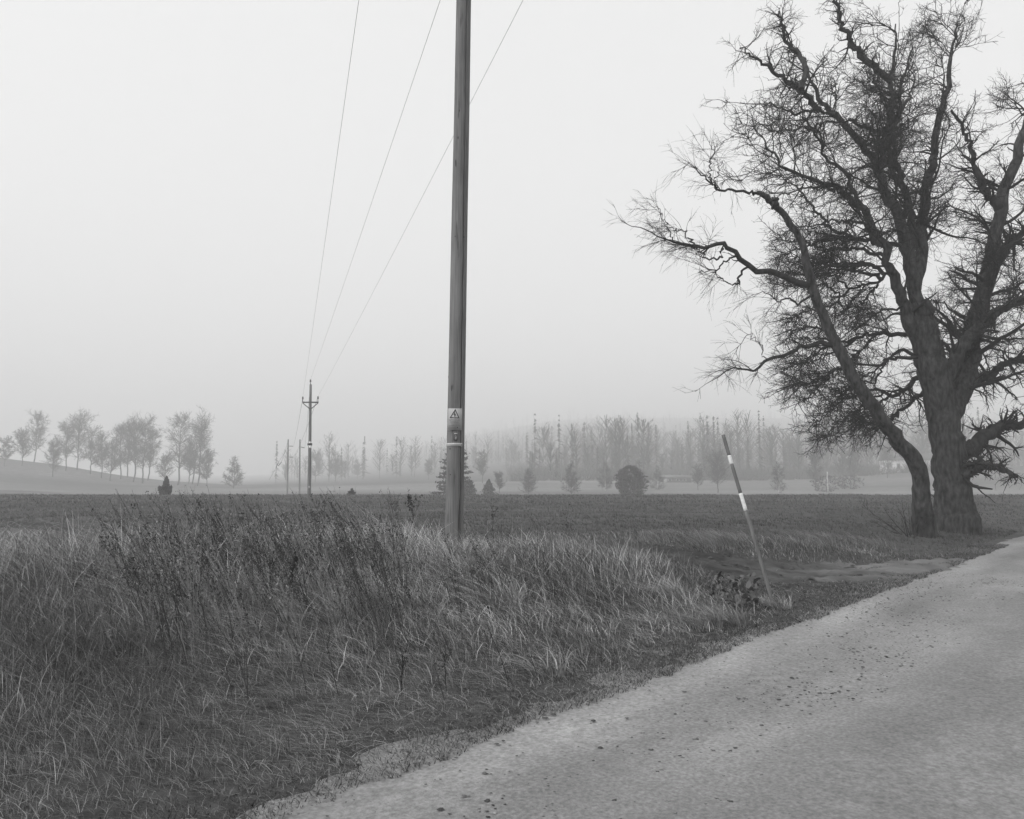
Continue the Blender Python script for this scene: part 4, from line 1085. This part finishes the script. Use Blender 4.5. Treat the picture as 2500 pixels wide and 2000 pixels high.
    P4, R4 = grow(P3, R3, 7.0, .1, 1, (25, 60), (.14, .42), 3, .22, (-.03, 0, .0), .65, .0048, .3, cap=80000)
    print('TREE', len(P1), len(P2), len(P3), len(P4))
    tube_obj('crown', [(P1, R1, 6), (P2, R2, 4), (P3, R3, 3), (P4, R4, 2)], MATS['twig'], o)
big_tree()

def bare_shrub(name, label, base, stems, h, spread, r, lean=(0, 0), seedtrop=(0, 0, .03), cat='shrub', mt='twig'):
    o = thing(name, label, cat, base)
    N = 10; n = stems
    P = np.zeros((n, N, 3)); P[:, 0] = np.array(base) + np.c_[rng.normal(size=(n, 2)) * .08, np.full(n, -.1)]
    d = np.c_[np.array(lean)[None] + spread * rng.normal(size=(n, 2)), np.ones(n)]; d /= np.linalg.norm(d, axis=1, keepdims=True)
    st = (h * (.6 + .5 * rng.random(n)) / (N - 1))[:, None]
    for i in range(1, N):
        d = d + .09 * rng.normal(size=(n, 3)) + np.array(seedtrop); d /= np.linalg.norm(d, axis=1, keepdims=True); P[:, i] = P[:, i - 1] + d * st
    Rr = r * (1 - .8 * np.linspace(0, 1, N))[None] * (.6 + .6 * rng.random((n, 1)))
    P2, R2 = grow(P, Rr, 3.5, .15, 1, (25, 60), (.2 * h, .5 * h), 7, .1, seedtrop, .6, r * .45)
    P3, R3 = grow(P2, R2, 4, .1, 1, (25, 60), (.1 * h, .25 * h), 5, .12, (0, 0, 0), .7, r * .34)
    tube_obj('stem', [(P, Rr, 6)], MATS[mt], o)
    tag(tube_obj('twigs', [(P2, R2, 4), (P3, R3, 3)], MATS[mt], o), kind='stuff')
b = atd(1922, 1086, 21.4); b[2] = gz(b[0], 21.4)
bare_shrub('bare_shrub', 'leafless sapling shoots at the foot of the leaning birch', b, 12, 1.35, .45, .012, (-.45, 0))

# ------------------------------------------------------------------ trees of the middle distance
def far_tree(label, x, ytop, ybase, Y, kind='birch', width=.30, dens=1.0, trunk=1.0, group=None, white=False, name=None, conical=False, lean=0.0):
    b = atd(x, ybase, Y); t = atd(x, ytop, Y)
    gzv = gz(b[0], Y); base = np.array([b[0], Y, gzv]); H = max(2.0, t[2] - gzv)
    o = thing(name or 'bare_tree', label, 'tree', base, group)
    N = 14; u = np.linspace(0, 1, N)
    P = base + np.c_[lean * H * u ** 2 + .012 * H * np.cumsum(rng.normal(size=N)) * .5, .01 * H * rng.normal(size=N), u * H * .97 - .1 * (u == 0)]
    P[0, :2] = base[:2]
    r0 = .013 * H * trunk
    Rr = r0 * (1.1 - u) ** .8 + .006
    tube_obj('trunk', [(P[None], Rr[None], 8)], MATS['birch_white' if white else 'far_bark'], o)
    low = .03 if conical else .2
    fall = .88 if conical else .45
    tw = .00030 * Y / 1.9
    P1, R1 = grow(P[None], Rr[None], 64 * dens / H, low, .99, (50, 82) if conical else (35, 65), (width * H * .6, width * H * 1.35), 6, .12, (0, 0, .05 if conical else .09), .35, tw * 1.6, fall)
    P2, R2 = grow(P1, R1, 36 / H, .15, 1, (25, 60), (.07 * H, .18 * H), 4, .16, (0, 0, .04), .5, tw * 1.1, .3)
    P3, R3 = grow(P2, R2, 100 / H, .1, 1, (20, 60), (.03 * H, .10 * H), 3, .15, (0, 0, -.03), .6, tw * .62, .3, cap=2900)
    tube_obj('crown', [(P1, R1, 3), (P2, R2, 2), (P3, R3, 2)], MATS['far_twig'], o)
    return o
# left group on the knoll
L = [(232, 935, 1008, 222, 'broad bare tree at the left end of the knoll trees in the picture', .34), (254, 905, 1012, 230, 'bare tree left of the slender one on the knoll', .3), (268, 898, 1015, 239, 'slender bare tree behind the left knoll trees', .26), (281, 888, 1008, 224, 'tall bare tree near the middle of the knoll', .28), (300, 890, 1022, 222, 'bare tree with dark trunk on the knoll right side', .28), (311, 905, 1018, 236, 'thin bare tree leaning on the knoll right side', .24)]
L += [(214, 920, 1006, 226, 'bare tree cut by the left picture edge on the knoll', .34), (190, 905, 1003, 232, 'bare tree just past the left picture edge', .34), (162, 880, 1000, 236, 'bare tree high on the knoll, third from the left end', .34), (138, 898, 998, 230, 'tall bare tree on the crown of the knoll', .32), (112, 935, 998, 216, 'bare tree on the knoll near the left end', .36), (70, 878, 1000, 238, 'bare tree second from the left end of the row', .34), (45, 910, 1002, 226, 'bare tree at the left end of the row', .36), (8, 925, 1003, 222, 'bare tree at the extreme left of the view', .34)]
for x, yt, yb, Y, lb, wd in L: far_tree(lb, x, yt, yb, Y, width=wd * 1.15, dens=1.25, group='trees on the left knoll', trunk=.9)
L = [(346, 958, 1030, 219, 'small leaning bare tree left of the two tallest birches', .36, .07), (374, 876, 1034, 222, 'left one of the two tallest bare birches, thick trunk', .25, 0), (396, 935, 1040, 236, 'low thin tree between the two tallest birches', .3, 0), (404, 905, 1038, 233, 'thin slanting tree between the two tallest birches', .2, .05), (416, 880, 1040, 222, 'right one of the two tallest bare birches', .26, 0), (436, 955, 1035, 222, 'bushy bare tree right of the two tallest birches', .40, 0)]
for x, yt, yb, Y, lb, wd, ln in L: far_tree(lb, x, yt, yb, Y, width=wd * 1.15, dens=1.25, group='trees beside the left knoll', lean=ln, trunk=.9)
far_tree('lone small bare tree standing in the misty meadow', 492, 962, 1026, 205, width=.42, dens=1.3, name='bare_tree', conical=True)
far_tree('very faint tree behind the tall line pole', 664, 955, 1020, 330, width=.42, dens=1.2)
far_tree('faint misty tree right of the tall line pole', 706, 950, 1025, 300, width=.34, dens=1.3)
far_tree('very faint tree in the mist left of the close pole', 752, 975, 1020, 380, width=.4)
far_tree('faint tree just left of the pine', 902, 972, 1032, 290, width=.4, dens=1.2)
far_tree('pale birch just right of the pine', 1016, 955, 1040, 215, width=.36, dens=1.3)
far_tree('small bare tree behind the dark low bush', 1052, 1000, 1042, 160, width=.5, dens=1.2)
far_tree('conical bare birch in the meadow left of the thin pole', 1113, 988, 1045, 150, width=.50, dens=1.6, conical=True)
far_tree('conical bare birch right of the thin far pole', 1203, 976, 1045, 150, width=.44, dens=1.6, conical=True)
far_tree('pale-stemmed birch left of the big round bush', 1275, 975, 1045, 175, width=.46, dens=1.4, white=True, conical=True)
far_tree('tall faint tree behind the big round bush', 1300, 958, 1040, 230, width=.3)
far_tree('slim dark tree touching the right of the round bush', 1347, 965, 1044, 185, width=.34, conical=True)
far_tree('young birch right of the round bush', 1385, 985, 1045, 180, width=.4, white=True, conical=True)
far_tree('bare tree right of the misty house', 1470, 985, 1043, 175, width=.5, dens=1.4)
far_tree('wide-crowned bare tree left of the marker stake', 1512, 960, 1043, 160, width=.55, dens=1.5)
far_tree('small dark birch with white stem right of the marker stake', 1640, 972, 1045, 145, width=.34, white=True, conical=True)
far_tree('dark bare tree with a bent low branch on the right slope', 1716, 960, 1035, 170, width=.42)
far_tree('bare tree on the right slope behind the pale post', 1775, 948, 1015, 200, width=.42)
far_tree('bare tree higher on the right slope', 1800, 955, 1012, 190, width=.36)
far_tree('misty tree on the right slope near the leaning trunk', 1868, 945, 1000, 210, width=.4)
far_tree('misty tree beyond the right picture edge', 2020, 930, 1005, 200, width=.4)
far_tree('bare misty tree far right behind the road', 2095, 925, 1010, 190, width=.4)

# evergreens
def leafy(name, label, x, ytop, ybase, Y, wpx, shape, n, cat='bush', size=.12, mt='needles'):
    b = atd(x, ybase, Y); t = atd(x, ytop, Y); gzv = gz(b[0], Y); base = np.array([b[0], Y, gzv]); W = wpx * K / FPX * Y / 2; H = max(t[2] - gzv, 1.1 * W)
    o = thing(name, label, cat, base)
    m = MB(); m.tube(np.linspace(base - [0, 0, .1], base + [0, 0, H * .55], 6), np.linspace(.03 * H, .008 * H, 6), 7); m.build('stem', MATS['far_bark'], o, True)
    c = []; spire = rng.random((3, 24))
    while len(c) < n:
        u = (.965 if shape == 'round' else 1) * rng.random(n); a = 6.28 * rng.random(n); rr = np.sqrt(.1 + .9 * rng.random(n)) * (1 + .16 * np.abs(rng.normal(size=n)))
        lob = (1 + .22 * np.sin(3 * a + 7 * u) + .18 * np.sin(5 * a - 11 * u)) if shape != 'round' else (1 + .13 * np.sin(3 * a + 5 * u + 1) + .10 * np.sin(7 * a - 13 * u))
        prof = {'round': np.sqrt(np.clip(1 - (2 * u - .95) ** 2, 0, 1)), 'cone': (1 - u) ** .8 * (.35 + .65 * np.minimum(1, u * 6)), 'juniper': np.where(u < .45, .75 + .5 * u, 1.0 * (1 - u) / .55) * (.8 + .35 * np.sin(9 * u + 2 * a))}[shape]
        p = np.c_[W * prof * rr * lob * np.cos(a), W * prof * rr * lob * np.sin(a), u * H * 1.0]
        k = (vnoise(a * 2.0 + 50, u * 6, 1.0) > .22)
        if shape == 'juniper':
            # a clump of upright spires
            ns = 20; sa = 2.4 * np.arange(ns) + .5 * spire[0][:ns]; so = W * np.r_[.05, .2 + .5 * spire[1][:ns - 1]]; sh = H * np.r_[1.0, .55 + .3 * spire[2][:ns - 1]] * (1 - .35 * (so / W))
            i_ = rng.integers(0, ns, n); i_ = np.where(rng.random(n) < .3, 0, i_); u2 = rng.random(n); r2 = W * np.where(i_ == 0, .60, .34) * (1 - u2) ** .6 * (.35 + .65 * np.minimum(1, u2 * 4 + .25)) * np.sqrt(rng.random(n))
            p = np.c_[so[i_] * np.cos(sa[i_]) * (.35 + .8 * u2) + r2 * np.cos(a), so[i_] * np.sin(sa[i_]) * (.35 + .8 * u2) + r2 * np.sin(a), sh[i_] * u2]
        c += list(p[k])
    c = np.array(c[:n]) + base
    d1 = (c - base - [0, 0, H * .25]); d1 /= np.linalg.norm(d1, axis=1, keepdims=True) + 1e-6; d1 = d1 + .7 * rng.normal(size=(n, 3)) + [0, 0, .3]; d1 /= np.linalg.norm(d1, axis=1, keepdims=True)
    d2 = np.cross(d1, rng.normal(size=(n, 3))); d2 /= np.linalg.norm(d2, axis=1, keepdims=True)
    s = size * (.5 + rng.random(n))[:, None]
    V = np.stack([c - d1 * s * .6, c + d2 * s * .3, c + d1 * s, c - d2 * s * .3], 1).reshape(-1, 3)
    MB().add(V, [np.arange(4 * n).reshape(n, 4)]).build('foliage', MATS[mt], o)
    return o
leafy('juniper_bush', 'dark juniper bush in the meadow below the left trees', 348, 1003, 1048, 78, 38, 'juniper', 4200, size=.12)
leafy('juniper_bush', 'tiny dark bush on the field edge right of the line pole', 740, 1030, 1053, 74, 20, 'juniper', 900, size=.14)
leafy('dark_bush', 'low dark pointed bush right of the pine', 1029, 1010, 1043, 125, 32, 'cone', 3000, size=.15)
leafy('round_bush', 'big dense round dark bush in the centre right meadow', 1328, 980, 1046, 118, 54, 'round', 4600, size=.24)
leafy('juniper_bush', 'dark low bush hidden at the pine foot', 985, 1015, 1042, 112, 30, 'round', 1300, size=.2)
leafy('undergrowth_bush', 'dark undergrowth at the bent tree on the right slope', 1740, 1008, 1030, 165, 60, 'round', 500, size=.34, mt='far_twig')
leafy('undergrowth_bush', 'dark undergrowth higher on the right slope', 1790, 1000, 1020, 175, 50, 'round', 420, size=.34, mt='far_twig')
def pine():
    Y = 110.0; b = atd(958, 1046, Y); t = atd(958, 944, Y); gzv = gz(b[0], Y); base = np.array([b[0], Y, gzv]); H = t[2] - gzv
    o = thing('pine_tree', 'layered dark pine half hidden behind the close wooden pole', 'tree', base)
    m = MB(); m.tube(np.linspace(base - [0, 0, .1], base + [0, 0, H], 8), np.linspace(.12, .03, 8), 8); m.build('trunk', MATS['far_bark'], o, True)
    cs, ds = [], []
    for i in range(46):
        u = .04 + .94 * (i / 45) ** .9; a = 2.4 * i + .3 * rng.normal(); L_ = 2.3 * (1 - u) ** .55 * (.65 + .6 * rng.random()) + .3
        n = 130; q = rng.random(n) ** .7
        d = np.array([math.cos(a), math.sin(a), .10 - .25 * (1 - u)])
        c = base + [0, 0, u * H] + q[:, None] * L_ * d + np.c_[rng.normal(size=(n, 2)) * .16 * (1 + q[:, None]), .09 * rng.normal(size=n) + .18 * q ** 2]
        cs.append(c); ds.append(np.tile(d, (n, 1)))
        m = MB(); m.tube([base + [0, 0, u * H], base + [0, 0, u * H] + d * L_ * .9], [.03, .012], 4); m.build('branch', MATS['far_bark'], o)
    c = np.concatenate(cs); d1 = np.concatenate(ds) + .8 * rng.normal(size=c.shape); d1 /= np.linalg.norm(d1, axis=1, keepdims=True); d2 = np.cross(d1, rng.normal(size=c.shape)); d2 /= np.linalg.norm(d2, axis=1, keepdims=True)
    n = len(c); s = .27 * (.5 + rng.random(n))[:, None]
    V = np.stack([c - d1 * s * .6, c + d2 * s * .3, c + d1 * s, c - d2 * s * .3], 1).reshape(-1, 3)
    MB().add(V, [np.arange(4 * n).reshape(n, 4)]).build('crown', MATS['needles'], o)
pine()

# ------------------------------------------------------------------ far pole, posts, house
def far_line_pole():
    Y = 215.0; b = atd(1181.5, 1044, Y); t = atd(1183, 956, Y); base = np.array([b[0], Y, gz(b[0], Y)])
    o = thing('utility_pole', 'very thin distant line pole beside a conical birch', 'utility pole', base)
    m = MB(); m.tube(np.linspace(base - [0, 0, .3], t, 6), np.linspace(.16, .11, 6), 8); m.build('shaft', MATS['far_pole'], o, True)
    z = t[2] - 1.15
    m = MB(); m.box([t[0], Y - .15, z], (1.15, .12, .12)); m.build('crossarm', MATS['iron'], o)
    for dx in (-.55, 0, .55):
        insulator([t[0] + dx, Y - .15, z + .45 if dx else t[2] + .4], .6, o)
far_line_pole()
def post(label, x, yt, yb, Y, r, mt='far_pole', name='post'):
    b = atd(x, yb, Y); t = atd(x, yt, Y); base = np.array([b[0], Y, gz(b[0], Y)])
    o = thing(name, label, 'post', base)
    m = MB(); m.tube([base - [0, 0, .2], [base[0], Y, t[2]]], [r, r * .9], 8); m.build('shaft', MATS[mt], o)
    m = MB(); m.tube([[base[0], Y, t[2]], [base[0], Y, t[2] + .06]], [r * 1.05, r * .4], 8); m.build('cap', MATS[mt], o)
post('pale tall post on the lower right slope', 1743, 993, 1030, 150, .10, 'birch_white')
post('short dark fence post on the right field edge', 1814, 1041, 1047, 70, .06, 'far_pole_dark')
def house(label, x0, x1, ytop, ybase, Y, depth, mats, parts_):
    a = atd(x0, ybase, Y); b = atd(x1, ybase, Y); t = atd(x0, ytop, Y); z0 = min(gz(a[0], Y), gz(b[0], Y)); W = b[0] - a[0]; H = t[2] - z0
    wall_h = H * .66; cx = (a[0] + b[0]) / 2
    o = thing('house', label, 'house', (cx, Y, z0))
    m = MB(); m.box([cx, Y + depth / 2, z0 + wall_h / 2 - .3], (W, depth, wall_h + .6)); m.build('wall', MATS[mats[0]], o)
    e = .35; yv = [Y - e, Y + depth / 2, Y + depth + e]; zt = [z0 + wall_h - .02, z0 + H, z0 + wall_h - .02]
    V = [(sx * (W / 2 + e) + cx, yv[i], zt[i] + dz) for sx in (-1, 1) for i in range(3) for dz in (0, .14)]
    V = np.array(V); F = [(0, 2, 8, 6), (2, 4, 10, 8), (1, 7, 9, 3), (3, 9, 11, 5), (0, 6, 7, 1), (4, 5, 11, 10), (0, 1, 3, 2), (2, 3, 5, 4), (6, 8, 9, 7), (8, 10, 11, 9)]
    rf = MB().add(V, [np.array(F)]).build('roof', MATS[mats[1]], o)
    m = MB(); m.box([cx + W * .2, Y + depth / 2, z0 + H + .3], (.5, .5, .9)); m.build('chimney', MATS[mats[1]], rf)
    for nm, u, w, v0, v1, mt in parts_:
        m = MB(); m.box([a[0] + W * u, Y - .03, z0 + wall_h * (v0 + v1) / 2], (w, .08, wall_h * (v1 - v0))); fr = m.build(nm, MATS['house_white'], o)
        if nm == 'window':
            m = MB(); m.box([a[0] + W * u, Y - .08, z0 + wall_h * (v0 + v1) / 2], (w * .7, .03, wall_h * (v1 - v0) * .75)); m.build('pane', MATS['glass'], fr)
house('low dim house in the mist right of the round bush', 1398, 1456, 1001, 1024, 215, 7, ('house_wall', 'house_roof'), [('door', .06, 1.0, 0, .85, 'w'), ('window', .22, .9, .3, .75, 'w'), ('window', .5, .9, .3, .75, 'w'), ('window', .75, .9, .3, .75, 'w')])
house('pale house on the slope glimpsed behind the leaning trunk', 1878, 1990, 955, 983, 235, 8, ('pale_wall', 'house_wall'), [('window', .12, 1.2, .3, .8, 'w'), ('window', .35, 1.2, .3, .8, 'w'), ('window', .6, 1.2, .3, .8, 'w'), ('door', .8, 1.1, 0, .85, 'w')])

# ------------------------------------------------------------------ the misty wood on the hillside
def forest():
    m = MB(); fm = MB(); cnt = 0
    Ps, Rs, P1s, R1s = [], [], [], []
    leafV = []
    while cnt < 1900:
        Y = 228 + 900 * rng.random() ** 1.15; q = -.30 + .95 * rng.random() ** .85
        x = q * Y
        if q < .02 and Y < 330: continue
        if fbm(x, Y, .035) < .40 and rng.random() < .75: continue
        if q < -.1 and rng.random() < .5: continue
        if .17 < q < .24 and Y < 265: continue
        if q > .3 and Y < 250 and rng.random() < .7: continue
        z = gz(x, Y); H = 8 + 14 * rng.random() ** 1.2; cnt += 1
        N = 6; u = np.linspace(0, 1, N)
        P = np.array([x, Y, z]) + np.c_[.015 * H * rng.normal(size=N), .015 * H * rng.normal(size=N), u * H]
        con = rng.random() < .38
        r0 = .0065 * H
        Ps.append(P); Rs.append(r0 * (1.08 - u))
        n = (60 if con else 64) if Y < 420 else 34
        uu = rng.random(n); a = 6.28 * rng.random(n)
        if con: L_ = .25 * H * (1 - uu * .97); zz = .1 + .9 * uu
        else: L_ = .32 * H * (.4 + .6 * rng.random(n)) * np.sqrt(np.clip(1 - (uu - .35) ** 2 * 2, 0, 1)); zz = .16 + .7 * uu
        c0 = np.array([x, Y, z]) + np.c_[np.zeros(n), np.zeros(n), zz * H]
        d = np.c_[np.cos(a), np.sin(a), (-.25 * np.ones(n) if con else .7 + .4 * rng.random(n))]
        c1 = c0 + d * L_[:, None]
        w = (.38 if con else .13) * (.6 + .8 * rng.random(n))
        sdv = np.cross(d, [0, 0, 1.0]); sdv /= np.linalg.norm(sdv, axis=1, keepdims=True)
        if con: V = np.stack([c0 - sdv * w[:, None], c1, c0 + sdv * w[:, None] + [0, 0, .1], c0 + [0, 0, .5]], 1)
        else: V = np.stack([c0 - sdv * w[:, None], c1 - sdv * w[:, None] * .4, c1 + sdv * w[:, None] * .4, c0 + sdv * w[:, None]], 1)
        leafV.append(V.reshape(-1, 3))
        if not con:
            for rep in range(1):
                t_ = (.3 + .7 * rng.random(n))[:, None]; s0 = c0 + (c1 - c0) * t_
                s1 = s0 + .12 * H * np.c_[rng.normal(size=(n, 2)) * .6, .3 + .5 * rng.random(n)] * (.4 + .6 * rng.random((n, 1)))
                w2 = .12 * np.ones((n, 1)); V = np.stack([s0 - sdv * w2, s1 - sdv * w2 * .4, s1 + sdv * w2 * .4, s0 + sdv * w2], 1); leafV.append(V.reshape(-1, 3))
    for i in range(620):
        Y = 226 + 160 * rng.random() ** 1.5; q = .0 + .62 * rng.random(); x = q * Y
        if .17 < q < .24 and Y < 262: continue
        z = gz(x, Y); n = 60; hh = 1.5 + 2.5 * rng.random()
        c0 = np.array([x, Y, z]) + np.c_[rng.normal(size=(n, 2)) * hh * .35, np.zeros(n)]
        c1 = c0 + np.c_[rng.normal(size=(n, 2)) * hh * .45, hh * (.4 + .7 * rng.random(n))]
        sv = np.cross(c1 - c0, rng.normal(size=(n, 3))); sv /= np.linalg.norm(sv, axis=1, keepdims=True); sv *= .07
        leafV.append(np.stack([c0 - sv, c1 - sv * .4, c1 + sv * .4, c0 + sv], 1).reshape(-1, 3))
    v, qd = tubes(np.array(Ps), np.array(Rs), 5); m.add(v, [qd])
    V = np.concatenate(leafV); m.add(V, [np.arange(len(V)).reshape(-1, 4)])
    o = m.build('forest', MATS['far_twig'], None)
    tag(o, 'misty wood covering the far hillside behind the meadow', 'forest', kind='stuff')
forest()

# ------------------------------------------------------------------ the fog
fog = MB().box((0, 615, 58), (2400, 1430, 124)).build('haze', None)
fm = bpy.data.materials.new('fog'); fm.use_nodes = True
n, l = fm.node_tree.nodes, fm.node_tree.links
n.remove(n['Principled BSDF'])
pv_ = n.new('ShaderNodeVolumePrincipled')
pv_.inputs['Color'].default_value = (.86, .86, .86, 1); pv_.inputs['Density'].default_value = FOG; pv_.inputs['Anisotropy'].default_value = 0.0
l.new(pv_.outputs[0], n['Material Output'].inputs['Volume'])
fog.data.materials.append(fm)
tag(fog, 'pale even fog filling the whole landscape', 'fog', kind='stuff')
